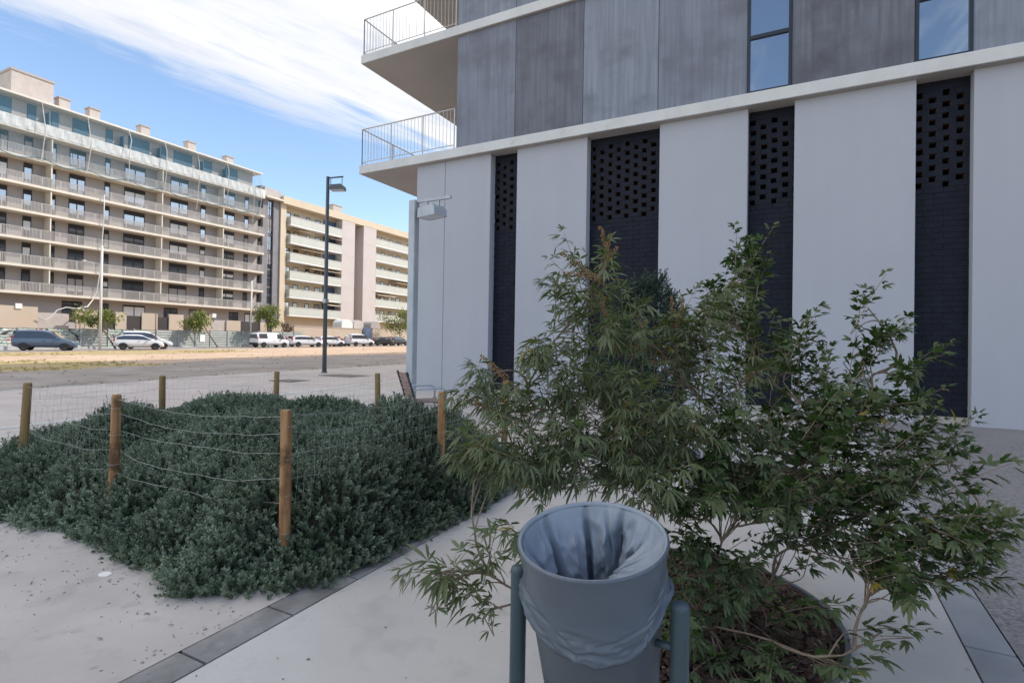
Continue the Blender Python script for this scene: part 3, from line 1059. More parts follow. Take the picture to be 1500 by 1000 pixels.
# ------------------------------------------------------------------ cream block further along
cb = thing('apartment_block', (FX, 75, 1.2), 'cream apartment block with pale balcony parapets and blank pale wall strips', 'building')
CT = 25.25
mb = MB()
mb.box(FX - 15, FX - 1.7, 60.14, 72.9, 1.2, CT - 1.2, 0)
mb.box(FX - 15, FX - 4.0, 72.9, 81.9, 1.2, CT - 1.2, 0)
mb.box(FX - 15, FX - 1.7, 81.9, 112, 1.2, CT - 1.2, 0)
mb.box(FX - 1.7, FX - .6, 60.14, 61.2, 1.2, CT - 1.2, 0)
mb.build('wall', [M['cream']], cb)
mb = MB()
mb.box(FX - 15, FX + .02, 60.14, 112, CT - 1.2, CT)
mb.build('cornice', M['cream'], cb)
for a, b in ((72.9, 76.1), (78.4, 81.9)):
    mb = MB()
    mb.box(FX - 4.0, FX, a, b, 1.2, CT - 1.25)
    for k in range(7):
        mb.box(FX, FX + .02, a, b, 5.9 + 2.95 * k, 5.98 + 2.95 * k)
    mb.build('wall_strip', [M['cream_pale']], cb)
for k in range(7):
    z = 5.6 + 2.95 * k
    box('stair_louvre', M['shutter'], cb, FX - 4.0, FX - 3.9, 76.6, 78.0, z, z + .9)
ZC = [6.15 + 2.97 * k for k in range(6)]
for k, z in enumerate(ZC):
    for a, b in ((61.6, 72.88), (81.92, 112)):
        mb = MB()
        mb.box(FX - 1.7, FX - .02, a, b, z - .22, z + .02, 0)
        mb.box(FX - .14, FX, a, b, z + .02, z + 1.22, 1)
        if a < 70:
            mb.box(FX - 1.68, FX - .15, a, a + .14, z + .02, z + 1.22, 1)
        mb.box(FX - .2, FX + .05, a, b, z + 1.22, z + 1.28, 2)
        mb.build('balcony', [M['white_trim'], M['parapet'], M['white_trim']], cb)
    for a, b in ((63.6, 64.6), (66.2, 67.0), (68.2, 69.4)):
        far_window(cb, FX - 1.69, a, b, z + .9, z + 2.2, head=.12, glass='glass_dim')
    box('loggia', M['shade_blue'], cb, FX - 1.69, FX - 1.6, 70.0, 72.86, z + .05, z + 2.6)
    for a, b in ((83.2, 84.2), (85.2, 86.3), (87.6, 88.6), (90.0, 91.2), (93.5, 94.6), (97, 98.2)):
        far_window(cb, FX - 1.69, a, b, z + .9, z + 2.2, head=.12, glass='glass_dim')
    far_window(cb, FX - 1.69, 61.9, 62.9, z + .05, z + 2.2, head=.12)
for (a, b, k) in ((63.5, 69.5, 3), (69.8, 72.8, 0), (66, 72.8, 2), (69.8, 72.8, 4), (82.5, 88, 1), (88, 95, 2), (63, 66, 4)):
    z = ZC[k] + 2.45
    mb = MB()
    mb.add([(FX - 1.65, a, z + .1), (FX - 1.65, b, z + .1), (FX + .35, b, z - .35), (FX + .35, a, z - .35), (FX - 1.65, a, z + .06), (FX - 1.65, b, z + .06), (FX + .35, b, z - .39), (FX + .35, a, z - .39)],
           [(0, 1, 2, 3), (7, 6, 5, 4), (3, 2, 6, 7), (0, 3, 7, 4), (1, 5, 6, 2)])
    mb.build('awning', M['awning'], cb)
for y, s, h in ((62.5, .7, .9), (69.5, .5, .8), (75.2, 1.1, 2.2), (83, .6, .8), (86.5, .6, 1.0), (91.5, 1.6, .6), (98, .6, 1.2)):
    mb = MB()
    mb.box(FX - 5, FX - 3.6, y - s, y + s, CT, CT + h, 0)
    mb.box(FX - 5.1, FX - 3.5, y - s - .1, y + s + .1, CT + h, CT + h + .15, 1)
    mb.build('chimney', [M['chimney'], M['taupe']], cb)
# end buildings further along the street close the view between the blocks and the sky line
fbk = thing('apartment_block', (-70, 135, 2), 'far beige apartment block closing the end of the street', 'building')
box('wall', M['cream'], fbk, -90, -66, 120, 150, 1.5, 20)
for k in range(5):
    for q in range(6):
        far_window(fbk, -66, 122 + q * 4.6, 124 + q * 4.6, 5 + 2.9 * k, 6.5 + 2.9 * k, head=.12)

# ------------------------------------------------------------------ garden walls, hoarding, low wall
gw = thing('garden_wall', (-66, 35, .8), 'cream garden wall in sections with dark doors, below the taupe block', 'wall')
SEG = [(8, 22.0, 4.6), (22.0, 25.35, 4.66), (28.6, 30.5, 4.62), (32.2, 33.3, 4.62), (34.9, 36.6, 4.68), (37.9, 39.6, 4.72), (40.6, 43.15, 4.93), (45.2, 47.2, 4.35), (50.2, 51.3, 4.3), (52.1, 53.5, 4.3)]
for a, b, z in SEG:
    box('wall_section', M['wall_cream'], gw, -66.3, -66, a, b, .4, z)
box('wall_section', M['chimney'], gw, -66.5, -66.2, 43.15, 45.2, .4, 4.3)
for a, b in ((30.5, 32.2), (33.3, 34.9), (36.6, 37.9), (39.6, 40.6), (47.2, 50.2), (51.3, 52.1)):
    box('door', M['gate_dark'], gw, -66.28, -66.14, a, b, .4, 4.3)
box('ramp_wall', M['chimney'], gw, -68, -67.6, 25.4, 28.6, .4, 4.2)
box('rear_wall', M['shade_blue'], gw, -70.5, -70.1, 25.4, 28.4, .4, 3.6)
for y, z in ((23.6, 4.7), (43.2, 4.9)):
    box('junction_box', M['white_trim'], gw, -66.02, -65.9, y, y + .5, z - .3, z + .2)


def hoarding_panel(parent, y0, y1, z0, z1, x, mat):
    """ribbed sheet metal, ribs lying along the fence"""
    mb = MB()
    vs, n = [], 0
    z = z0
    prof = []
    while z < z1 - .01:
        for dz, dx in ((0, 0), (.05, .05), (.14, .05), (.19, 0)):
            if z + dz <= z1:
                prof.append((z + dz, dx))
        z += .27
    for zz, dx in prof:
        vs += [(x + dx, y0 + .03, zz), (x + dx, y1 - .03, zz)]
    fs = [(2 * i, 2 * i + 1, 2 * i + 3, 2 * i + 2) for i in range(len(prof) - 1)]
    mb.add(vs, fs)
    mb.box(x - .03, x - .02, y0 + .03, y1 - .03, z0, z1)
    return mb.build('panel', mat, parent)


hf = thing('hoarding', (-62, 38, 1.0), 'ribbed grey metal hoarding along the street, sprayed with graffiti at its left end', 'fence')
HY = [8, 11, 14, 17, 20.0, 22.4, 24.6, 27.2, 29.6, 32.0, 34.3, 36.6, 38.6, 40.4, 42.6, 44.6, 46.9, 48.9, 50.7, 52.5, 54.0]
for i, (a, b) in enumerate(zip(HY[:-1], HY[1:])):
    zb = g(a)
    zt = g((a + b) / 2) + 1.98
    mt = M['graffiti'] if 17 < a < 26.5 or abs(a - 29.6) < .1 else M['hoard']
    hoarding_panel(hf, a, b, zb + .05, zt, -62, mt)
    box('post', M['galv'], hf, -61.98, -61.88, a - .05, a + .05, zb, zt + .06)
box('concrete_footing', M['kerb'], hf, -61.86, -61.5, 8, 54, g(30) - .35, g(30) + .2)
box('notice', M['white'], hf, -61.92, -61.9, 39.1, 39.7, 1.5, 2.35)
lw = thing('garden_wall', (-64, 70, 1.3), 'long low cream wall with arched porches in front of the cream block', 'wall')
mb = MB()
for a, b, z in ((54.2, 67.8, 3.95), (70.3, 112, 4.15)):
    mb.box(-64.3, -64, a, b, .9, z)
    mb.box(-64.36, -63.94, a, b, z, z + .1)
mb.build('wall', M['wall_cream'], lw)


def porch(y, s, mat):
    pts = [(y - s, 3.2)] + [(y + s * math.cos(t), 4.7 + .75 * math.sin(t)) for t in np.linspace(PI, 0, 9)] + [(y + s, 3.2)]
    mb = MB()
    mb.prism(pts, 'x', -66.5, -64.5)
    p = mb.build('porch', mat, lw)
    return p


porch(65.0, 1.2, M['white_trim'])
porch(67.6, 1.1, M['cream_pale'])
porch(71.6, 1.2, M['taupe'])
box('gate', M['shade_blue'], lw, -64.2, -64.05, 68.2, 70.1, 1.6, 4.3)


# ------------------------------------------------------------------ cars
def car(name, label, x, y, heading, kind, col, group='cars parked along the street'):
    """built along local +x = forward; local z = 0 on the ground"""
    t = thing(name, (x, y, g(y) + .01), label, 'car', group, rotz=0)
    t.rotation_euler = (0, 0, PI / 2 - heading)
    L, H = dict(mpv=(4.38, 1.80), hatch=(4.0, 1.46), estate=(4.55, 1.47), van=(4.4, 1.84), sedan=(4.45, 1.44))[kind]
    # side profile: stations (x from rear = -L/2 to front): lower z, belt z, roof z, half width
    if kind == 'van':
        st = [(-.5, .38, .95, 1.00, .80), (-.495, .30, .98, 1.72, .86), (-.44, .26, 1.0, 1.80, .89), (-.20, .25, 1.0, 1.84, .90), (.10, .25, 1.0, 1.82, .90), (.20, .25, 1.0, 1.70, .90), (.335, .25, 1.02, 1.08, .89), (.42, .26, .92, .96, .86), (.485, .30, .78, .82, .78), (.5, .38, .62, .66, .66)]
    elif kind == 'mpv':
        st = [(-.5, .38, .9, .95, .78), (-.49, .30, .98, 1.15, .84), (-.45, .26, 1.0, 1.70, .88), (-.38, .25, 1.0, 1.78, .90), (-.05, .25, 1.0, 1.80, .90), (.08, .25, 1.0, 1.68, .90), (.255, .25, 1.0, 1.06, .89), (.40, .26, .86, .90, .86), (.485, .30, .68, .72, .76), (.5, .38, .6, .64, .62)]
    elif kind == 'estate':
        st = [(-.5, .38, .80, .84, .76), (-.49, .28, .88, .98, .82), (-.40, .24, .92, 1.38, .86), (-.25, .22, .92, 1.46, .88), (.0, .22, .92, 1.45, .89), (.10, .22, .92, 1.38, .89), (.24, .22, .93, .98, .88), (.38, .23, .82, .87, .86), (.475, .27, .66, .70, .76), (.5, .34, .55, .58, .62)]
    elif kind == 'sedan':
        st = [(-.5, .38, .80, .84, .76), (-.48, .28, .92, .97, .82), (-.36, .24, .94, 1.02, .86), (-.20, .22, .92, 1.40, .88), (-.02, .22, .92, 1.44, .88), (.08, .22, .92, 1.38, .89), (.23, .22, .93, .98, .88), (.38, .23, .82, .87, .86), (.475, .27, .66, .70, .76), (.5, .34, .55, .58, .62)]
    else:
        st = [(-.5, .40, .82, .88, .74), (-.485, .28, .92, 1.02, .80), (-.43, .24, .93, 1.28, .84), (-.30, .22, .92, 1.44, .86), (-.02, .22, .91, 1.46, .87), (.08, .22, .91, 1.40, .87), (.245, .22, .93, .98, .86), (.39, .23, .84, .89, .83), (.475, .27, .68, .72, .74), (.5, .34, .55, .58, .60)]
    ring = []
    for fx, zl, zb, zr, hw in st:
        xx = fx * L
        tum = hw - (zr - zb) * .26
        ring.append([(xx, -hw * .96, zl), (xx, -hw, (zl + zb) / 2), (xx, -hw * .985, zb), (xx, -tum, zr - .05), (xx, -tum + .10, zr), (xx, tum - .10, zr), (xx, tum, zr - .05), (xx, hw * .985, zb), (xx, hw, (zl + zb) / 2), (xx, hw * .96, zl)])
    mb = MB()
    vs = [p for q in ring for p in q]
    n = 10
    fs = []
    for i in range(len(ring) - 1):
        for k in range(n):
            fs.append((i * n + k, i * n + (k + 1) % n, (i + 1) * n + (k + 1) % n, (i + 1) * n + k))
    fs.append(tuple(range(n))[::-1])
    fs.append(tuple((len(ring) - 1) * n + k for k in range(n)))
    mb.add(vs, fs, 0, smooth=True)
    body = mb.build('body', col, t, local=True)
    md = body.modifiers.new('sub', 'SUBSURF')
    md.levels = md.render_levels = 1

    def strip(i0, i1, lo, hi, sgn, inset=.012):
        """side glass between stations i0..i1 from fraction lo to hi of belt..roof"""
        top, bot = [], []
        for i in range(i0, i1 + 1):
            fx, zl, zb, zr, hw = st[i]
            tum = hw - (zr - zb) * .26
            for f, lst in ((lo, bot), (hi, top)):
                z = zb + (zr - .05 - zb) * f
                yy = hw * .985 + (tum - hw * .985) * f
                lst.append((fx * L, sgn * (yy + inset), z))
        return bot + top[::-1]
    gi = dict(van=(2, 6), mpv=(2, 6), estate=(2, 6), hatch=(2, 6), sedan=(2, 6))[kind]
    for sgn in (-1, 1):
        cuts = [(gi[0], gi[0] + 1), (gi[0] + 1, gi[0] + 2), (gi[0] + 2, gi[1])] if kind != 'van' else [(2, 3), (4, 6)]
        for a, b in cuts:
            pl = strip(a, b, .12, .86, sgn)
            m2 = MB().add(pl, [tuple(range(len(pl)))])
            m2.build('side_window', M['car_glass'], t, local=True)
    # windscreen and rear window

    def across(i0, i1, lo, hi, off):
        a, b = st[i0], st[i1]
        r_ = []
        for f in (lo, hi):
            fx = a[0] + (b[0] - a[0]) * f
            z = a[3] + (b[3] - a[3]) * f
            hw = (a[4] - (a[3] - a[2]) * .26) * (1 - f) + (b[4] - (b[3] - b[2]) * .26) * f
            r_.append((fx * L + off, hw - .12, z + .03))
        (x0, w0, z0), (x1, w1, z1) = r_
        return [(x0, -w0, z0), (x0, w0, z0), (x1, w1, z1), (x1, -w1, z1)]
    MB().add(across(5, 6, .06, .94, .03), [(0, 1, 2, 3)]).build('windscreen', M['car_glass'], t, local=True)
    if kind == 'van':
        MB().box(-L / 2 - .012, -L / 2 + .03, -.68, .68, 1.08, 1.56).build('rear_window', M['car_glass'], t, local=True, bevel=.02)
    else:
        MB().add(across(1, 2 if kind in ('hatch', 'mpv', 'estate') else 3, .25, .92, -.05), [(0, 1, 2, 3)]).build('rear_window', M['car_glass'], t, local=True)
    # wheels
    wr = .31 if kind != 'van' else .30
    for fx in (-.31, .315):
        for sgn in (-1, 1):
            yy = sgn * .80
            wmb = MB()
            wmb.lathe([(wr * .6, -.1), (wr * .93, -.1), (wr, -.06), (wr, .06), (wr * .93, .1), (wr * .6, .1)], (fx * L, yy, wr), 18, 0, 'y')
            wh = wmb.build('wheel', M['tyre'], t, local=True)
            rm = MB()
            rm.lathe([(wr * .62, -.105), (wr * .5, -.085), (.06, -.075), (.06, .075), (wr * .5, .085), (wr * .62, .105)], (fx * L, yy, wr), 14, 0, 'y')
            rm.build('rim', M['rim'], wh, local=True)
            ar = MB()
            pts = [(fx * L + (wr + .05) * math.cos(a), wr + (wr + .05) * math.sin(a)) for a in np.linspace(-.25, PI + .25, 13)]
            ar.prism(pts, 'y', sgn * .89 - .02, sgn * .89 + .02)
            ar.build('wheel_arch', M['black'], t, local=True)
    # lamps, bumpers, plates, mirrors
    for sgn in (-1, 1):
        MB().add([(L * .445, sgn * .50, .78), (L * .40, sgn * .83, .84), (L * .405, sgn * .82, .68), (L * .472, sgn * .50, .64)], [(0, 1, 2, 3)]).build('headlight', M['head_lens'], t, local=True) if False else \
            MB().lathe([(.02, -.09), (.11, -.05), (.13, 0), (.11, .06), (.02, .09)], (L * .435, sgn * .62, st[-2][2] + .02), 10, 0, 'x').build('headlight', M['head_lens'], t, local=True)
        MB().box(-L * .497, -L * .465, sgn * .74 - .07, sgn * .74 + .07, .82, 1.08 if kind in ('hatch', 'sedan') else 1.25).build('tail_light', M['tail_lens'], t, local=True, bevel=.02)
        MB().box(L * .185, L * .225, sgn * .98 - .09, sgn * .98 + .06, .98, 1.12).build('mirror', M['plastic'] if kind == 'van' else col, t, local=True, bevel=.03)
        MB().box(-L * .02, L * .02, sgn * .905 - .012, sgn * .905 + .014, .80, .83).build('door_handle', M['plastic'], t, local=True)
    MB().box(L * .478, L * .497, -.52, .52, .42, .58).build('grille', M['plastic'], t, local=True, bevel=.02)
    MB().box(L * .499, L * .505, -.25, .25, .36, .46).build('plate', M['plate'], t, local=True)
    MB().box(-L * .505, -L * .497, -.25, .25, .70, .81).build('plate', M['plate'], t, local=True)
    if kind == 'van':
        MB().box(-L * .508, -L * .47, -.80, .80, .32, .58).build('bumper', M['plastic'], t, local=True, bevel=.04)
    return t


BLUE, WHITE, BLACK, GREY = paint('blue_grey', (0.075, 0.115, 0.175)), paint('white', (0.72, 0.73, 0.75)), paint('black', (0.012, 0.013, 0.017)), paint('dark_grey', (0.055, 0.058, 0.07))
RED = paint('dull_red', (0.4, 0.16, 0.12))
car('parked_car', 'blue grey people carrier parked askew by the graffiti on the hoarding', -57.8, 22.9, math.radians(35), 'mpv', BLUE)
car('parked_car', 'white hatchback with dark glass, in front of another white car', -55.6, 29.2, math.radians(27), 'hatch', WHITE)
car('parked_car', 'white car mostly hidden behind the white hatchback by the hoarding', -58.4, 31.4, math.radians(26), 'mpv', WHITE)
car('parked_car', 'boxy white van with a black rear bumper and dark rear window', -57.6, 45.2, math.radians(4), 'van', WHITE)
car('parked_car', 'long white estate car behind the boxy white van', -57.4, 50.4, math.radians(12), 'estate', WHITE)
car('parked_car', 'low white car just left of the white panel van', -57.6, 54.8, math.radians(10), 'hatch', WHITE)
car('parked_car', 'white panel van with a dark side window near the blue gate', -57.4, 60.4, math.radians(8), 'mpv', WHITE)
car('parked_car', 'black car parked between the panel van and the tree', -57.6, 65.2, math.radians(6), 'sedan', BLACK)
car('parked_car', 'dark grey estate car under the round tree', -57.8, 69.0, math.radians(3), 'estate', GREY)
car('parked_car', 'dull red car seen only between two white ones', -60.3, 58.2, math.radians(8), 'hatch', RED)


# ------------------------------------------------------------------ lamps and poles
def floodlight(parent, cx, cy, cz, s, m_body, m_lens, d=(1, 0)):
    """box flood lamp, tapering, slung under an arm; opens downward"""
    dx, dy = d
    px, py = -dy, dx

    def P(a, b, z):
        return (cx + dx * a + px * b, cy + dy * a + py * b, cz + z)
    mb = MB()
    vs = [P(-.30 * s, -.20 * s, -.20 * s), P(.34 * s, -.20 * s, -.20 * s), P(.34 * s, .20 * s, -.20 * s), P(-.30 * s, .20 * s, -.20 * s),
          P(-.29 * s, -.19 * s, .03 * s), P(.22 * s, -.19 * s, .06 * s), P(.22 * s, .19 * s, .06 * s), P(-.29 * s, .19 * s, .03 * s),
          P(.32 * s, -.195 * s, -.03 * s), P(.32 * s, .195 * s, -.03 * s)]
    fs = [(0, 4, 7, 3), (4, 5, 6, 7), (5, 8, 9, 6), (8, 1, 2, 9), (0, 1, 8, 5, 4), (3, 7, 6, 9, 2)]
    mb.add(vs, fs)
    h = mb.build('lamp_head', m_body, parent, bevel=.008)
    MB().add([P(-.28 * s, -.18 * s, -.195 * s), P(.32 * s, -.18 * s, -.195 * s), P(.32 * s, .18 * s, -.195 * s), P(-.28 * s, .18 * s, -.195 * s)], [(0, 3, 2, 1)]).build('lens', m_lens, h)


lx, ly = -16.31, 15.27
lt = thing('street_lamp', (lx, ly, g(ly)), 'tall dark grey lamp post with a box lamp, beyond the fenced bed', 'street lamp')
MB().tube([(lx, ly, g(ly)), (lx, ly, 4.0), (lx, ly, 8.05)], [.085, .075, .065], 12).build('pole', M['lamp_dark'], lt)
MB().lathe([(.16, 0), (.16, .03), (.1, .05), (.1, .12)], (lx, ly, g(ly)), 14).build('base_plate', M['lamp_dark'], lt)
adx, ady = .93, .36
MB().tube([(lx, ly, 8.0), (lx + adx * .62, ly + ady * .62, 8.04)], .03, 6).tube([(lx + adx * .12, ly + ady * .12, 8.0), (lx + adx * .12, ly + ady * .12, 7.7)], .014, 5).tube([(lx + adx * .58, ly + ady * .58, 8.02), (lx + adx * .58, ly + ady * .58, 7.7)], .014, 5).build('arm', M['lamp_dark'], lt)
floodlight(lt, lx + adx * .40, ly + ady * .40, 7.68, .85, M['lamp_dark'], M['lamp_lens'], (adx, ady))
box('collar', M['galv'], lt, lx - .08, lx + .08, ly - .08, ly + .08, 3.15, 3.3)

gx, gy = -7.36, 9.3
gt = thing('street_lamp', (gx, gy, g(gy)), 'galvanised lamp post with a boxy silver lamp against the pale wall', 'street lamp')
MB().box(gx - .085, gx + .085, gy - .085, gy + .085, g(gy), 4.68).build('pole', M['galv'], gt, bevel=.02)
MB().box(gx - .16, gx + .16, gy - .16, gy + .16, g(gy), g(gy) + .03).build('base_plate', M['galv'], gt)
MB().box(gx + .085, gx + .95, gy - .03, gy + .03, 4.62, 4.68).box(gx + .32, gx + .36, gy - .02, gy + .02, 4.42, 4.62).box(gx + .62, gx + .66, gy - .02, gy + .02, 4.42, 4.62).build('arm', M['galv'], gt)
floodlight(gt, gx + .46, gy, 4.45, .88, M['galv'], M['lamp_lens'], (.97, -.24))

for (px, py, h, label, nm, r_) in ((-56.1, 26.15, 9.5, 'pale slender lamp post beside the blue grey people carrier', 'street_lamp', .1), (-60.8, 44.9, 8.3, 'pale slender post behind the hoarding, beside a small upright tree', 'street_lamp', .09)):
    t = thing(nm, (px, py, g(py)), label, 'lamp post')
    MB().tube([(px, py, g(py)), (px, py, g(py) + h)], [r_ * 1.2, r_], 8).build('pole', M['pole_pale'], t)
    if py < 30:
        MB().tube([(px, py, g(py) + h - 1.7), (px - .7, py - .9, g(py) + h - 1.5)], .03, 5).build('arm', M['pole_pale'], t)
        MB().lathe([(.03, .1), (.16, .05), (.2, 0), (.05, -.06)], (px - .8, py - 1.0, g(py) + h - 1.5), 10).build('lamp_head', M['pole_pale'], t)
t = thing('sign_post', (-57.0, 31.0, g(31)), 'thin rusty post standing in front of the white cars', 'post')
MB().tube([(-57.0 + 2.6, 30.0, g(30)), (-57.0 + 2.6, 30.0, g(30) + 3.5)], .05, 6).build('post', M['rust'], t)

# ------------------------------------------------------------------ leaves
class Leaves:
    """collects leaflets; each one is a folded lance of six faces"""

    def __init__(s):
        s.b, s.d, s.n, s.l, s.w, s.t, s.dr = [], [], [], [], [], [], []

    def add(s, b, d, n, l, w, t, dr=0.15):
        s.b.append(b)
        s.d.append(d)
        s.n.append(n)
        s.l.append(l)
        s.w.append(w)
        s.t.append(t)
        s.dr.append(dr)

    def build(s, name, mat, parent):
        b, d, n = (np.array(q, dtype=float) for q in (s.b, s.d, s.n))
        l, w_, t, dr = (np.array(q, dtype=float)[:, None] for q in (s.l, s.w, s.t, s.dr))
        d /= np.linalg.norm(d, axis=1, keepdims=True)
        sd = np.cross(n, d)
        sd /= np.linalg.norm(sd, axis=1, keepdims=True) + 1e-9
        nn = np.cross(d, sd)
        dn = np.array([0, 0, -1.0])
        m1 = b + d * l * .32 + dn * l * dr * .12
        m2 = b + d * l * .66 + dn * l * dr * .5
        tp = b + d * l * .98 + dn * l * dr * 1.1
        f = .35
        l1, r1 = m1 - sd * w_ * .9 + nn * w_ * f, m1 + sd * w_ * .9 + nn * w_ * f
        l2, r2 = m2 - sd * w_ * .86 + nn * w_ * f, m2 + sd * w_ * .86 + nn * w_ * f
        V = np.stack([b, l1, m1, r1, l2, m2, r2, tp], 1).reshape(-1, 3)
        k = np.arange(len(b))[:, None] * 8
        T = np.concatenate([k + np.array([[0, 2, 1]]), k + np.array([[0, 3, 2]]), k + np.array([[4, 5, 7]]), k + np.array([[5, 6, 7]])])
        Q = np.concatenate([k + np.array([[1, 2, 5, 4]]), k + np.array([[2, 3, 6, 5]])])
        return np_mesh(name, V, [T, Q], mat, parent, tint=np.repeat(t[:, 0], 8), smooth=False)


def unit(v):
    return v / (np.linalg.norm(v) + 1e-9)


def palmate(L, node, out, r, size, width, droop, tint, nl=5, up=None):
    """a hand-shaped leaf: petiole from node along out, leaflets fanned at its end"""
    pet = size * r.uniform(.28, .42)
    e = node + out * pet
    upv = np.array([0, 0, 1.0]) if up is None else up
    side = unit(np.cross(out, upv + r.normal(0, .25, 3)))
    nrm = unit(np.cross(side, out))
    fan = (-1.0, -.5, 0, .5, 1.0) if nl == 5 else (-.55, 0, .55)
    ln = (.55, .86, 1.0, .86, .55) if nl == 5 else (.75, 1, .75)
    for a, q in zip(fan, ln):
        a = a * r.uniform(.65, 1.2) + r.normal(0, .08)
        d = out * math.cos(a) + side * math.sin(a) + np.array([0, 0, -droop * r.uniform(.6, 1.3)])
        L.add(e, d, nrm + r.normal(0, .12, 3), size * q * r.uniform(.7, 1.15), width * q ** .5 * r.uniform(.7, 1.15), min(1, max(0, tint + r.normal(0, .12))), r.uniform(.1, .35))
    return e


def bez(a, b, c, n):
    t = np.linspace(0, 1, n)[:, None]
    return (1 - t) ** 2 * a + 2 * t * (1 - t) * b + t ** 2 * c


def chaste_shrub(root, blobs, label, leafmat, size, width, droop, seed, spikes=(), upw=.55, yellow=0, nodes=(6, 10), shoot=(.18, .40)):
    r = np.random.default_rng(seed)
    t = thing('chaste_tree', (root[0], root[1], g(root[1])), label, 'shrub')
    root = np.array([root[0], root[1], g(root[1]) + .02])
    L, Y = Leaves(), Leaves()
    mb = MB()
    tw_ = MB()
    limbs = []
    for bx, by, bz, rx, rz, n in sorted(blobs, key=lambda q: (q[0] - root[0]) ** 2 + (q[1] - root[1]) ** 2 + (q[2] - root[2]) ** 2):
        c = np.array([bx, by, bz])
        low = bz < .75
        st = root + np.array([r.normal(0, .09), r.normal(0, .09), 0])
        mid = st + (c - st) * (.42 if not low else .5) + np.array([r.normal(0, .08), r.normal(0, .08), (.30 if not low else .12) * r.uniform(.5, 1.2)])
        c_in = c - unit(c - root) * rx * .45
        rb_ = r.uniform(.010, .016)
        best = None
        for Pl in limbs:
            for i_ in (3, 4, 5, 6):
                dd = np.linalg.norm(Pl[i_] - c_in)
                if dd < .62 * np.linalg.norm(st - c_in) and Pl[i_][2] < c_in[2] - .04 and (best is None or dd < best[0]):
                    best = (dd, Pl[i_], Pl[i_] - Pl[i_ - 1])
        if best is not None:
            st = best[1]
            mid = st + unit(best[2]) * best[0] * .4 + np.array([r.normal(0, .05), r.normal(0, .05), r.uniform(-.02, .08)])
            rb_ *= .55
        P = bez(st, mid, c_in, 9) + np.r_[[[0, 0, 0]], r.normal(0, .006, (8, 3)) * min(1, np.linalg.norm(c_in - st))]
        limbs.append(P)
        rad = list(np.linspace(rb_, .0036, 9))
        mb.tube([tuple(p) for p in P], rad, 6)
        for _ in range(n):
            v = r.normal(0, 1, 3)
            v = unit(v) * r.uniform(.15, .95)
            s = c + np.array([v[0] * rx, v[1] * rx, v[2] * rz])
            j = r.integers(4, 9)
            a = P[j]
            outw = s - (root + np.array([0, 0, .5]))
            outw[2] *= .4
            d = unit(unit(outw) * .75 + np.array([0, 0, upw]) + r.normal(0, .35, 3) + v * .5)
            ln = r.uniform(*shoot)
            s0 = s - d * ln * .55
            tw_.tube([tuple(p) for p in bez(a, (a + s0) / 2 + r.normal(0, .03, 3) + [0, 0, .02], s0, 5)], [.0042, .0036, .003, .0027, .0024], 4, caps=False)
            tip = s0 + d * ln + np.array([0, 0, -.10 * ln * droop])
            Q = bez(s0, s0 + d * ln * .55 + [0, 0, .02], tip, 8)
            tw_.tube([tuple(p) for p in Q], [.0025, .0024, .0022, .002, .0018, .0016, .0014, .001], 4, caps=False)
            nn = r.integers(*nodes)
            base_t = r.uniform(.1, .9)
            ph = r.uniform(0, PI)
            for q in range(nn):
                f = (q + .5) / nn
                i = min(int(f * 7), 6)
                p = Q[i] + (Q[i + 1] - Q[i]) * (f * 7 - i)
                ax = unit(Q[i + 1] - Q[i])
                e1 = unit(np.cross(ax, [.3, .2, 1.0]))
                e2 = np.cross(ax, e1)
                an = ph + q * PI / 2
                for sg in (0, PI):
                    if r.random() < .12:
                        continue
                    o = unit((e1 * math.cos(an + sg) + e2 * math.sin(an + sg)) * .75 + ax * .75 + r.normal(0, .15, 3))
                    sz = size * r.uniform(.5, 1.2) * (1 - .45 * max(0, f - .55))
                    tgt = Y if (yellow and r.random() < yellow) else L
                    palmate(tgt, p, o, r, sz, width * sz / size, droop, base_t, nl=5 if r.random() < .8 else 3)
            o = unit(Q[-1] - Q[-2])
            palmate(L, Q[-1], o, r, size * .55, width * .6, droop, min(1, base_t + .2))
    mb.build('branches', M['stem'], t)
    tw_.build('twigs', M['twig'], t)
    L.build('foliage', leafmat, t)
    if Y.b:
        Y.build('faded_leaves', M['leaf_yellow'], t)
    for (x, y, z, dx, dy, dz) in spikes:
        sp = MB()
        p0 = np.array([x, y, z])
        d = unit(np.array([dx, dy, dz]))
        ln = r.uniform(.13, .20)
        s0 = p0 - d * ln
        sp.tube([tuple(s0 - d * .12), tuple(s0), tuple(p0)], [.0022, .002, .001], 4)
        e1 = unit(np.cross(d, [.2, .1, 1]))
        e2 = np.cross(d, e1)
        for q in range(15):
            f = q / 14
            for _ in range(5):
                a = r.uniform(0, 2 * PI)
                rad = (.016 - .008 * f) * r.uniform(.7, 1.2)
                cpt = s0 + d * ln * (f + r.normal(0, .012)) + (e1 * math.cos(a) + e2 * math.sin(a)) * rad
                s_ = r.uniform(.0036, .0068)
                vs = [cpt + np.array(o_) * s_ for o_ in ((1, 0, 0), (-1, 0, 0), (0, 1, 0), (0, -1, 0), (0, 0, 1), (0, 0, -1))]
                sp.add([tuple(p) for p in vs], [(0, 2, 4), (2, 1, 4), (1, 3, 4), (3, 0, 4), (2, 0, 5), (1, 2, 5), (3, 1, 5), (0, 3, 5)])
        sp.build('seed_spike', M['seed'], t)
    return t


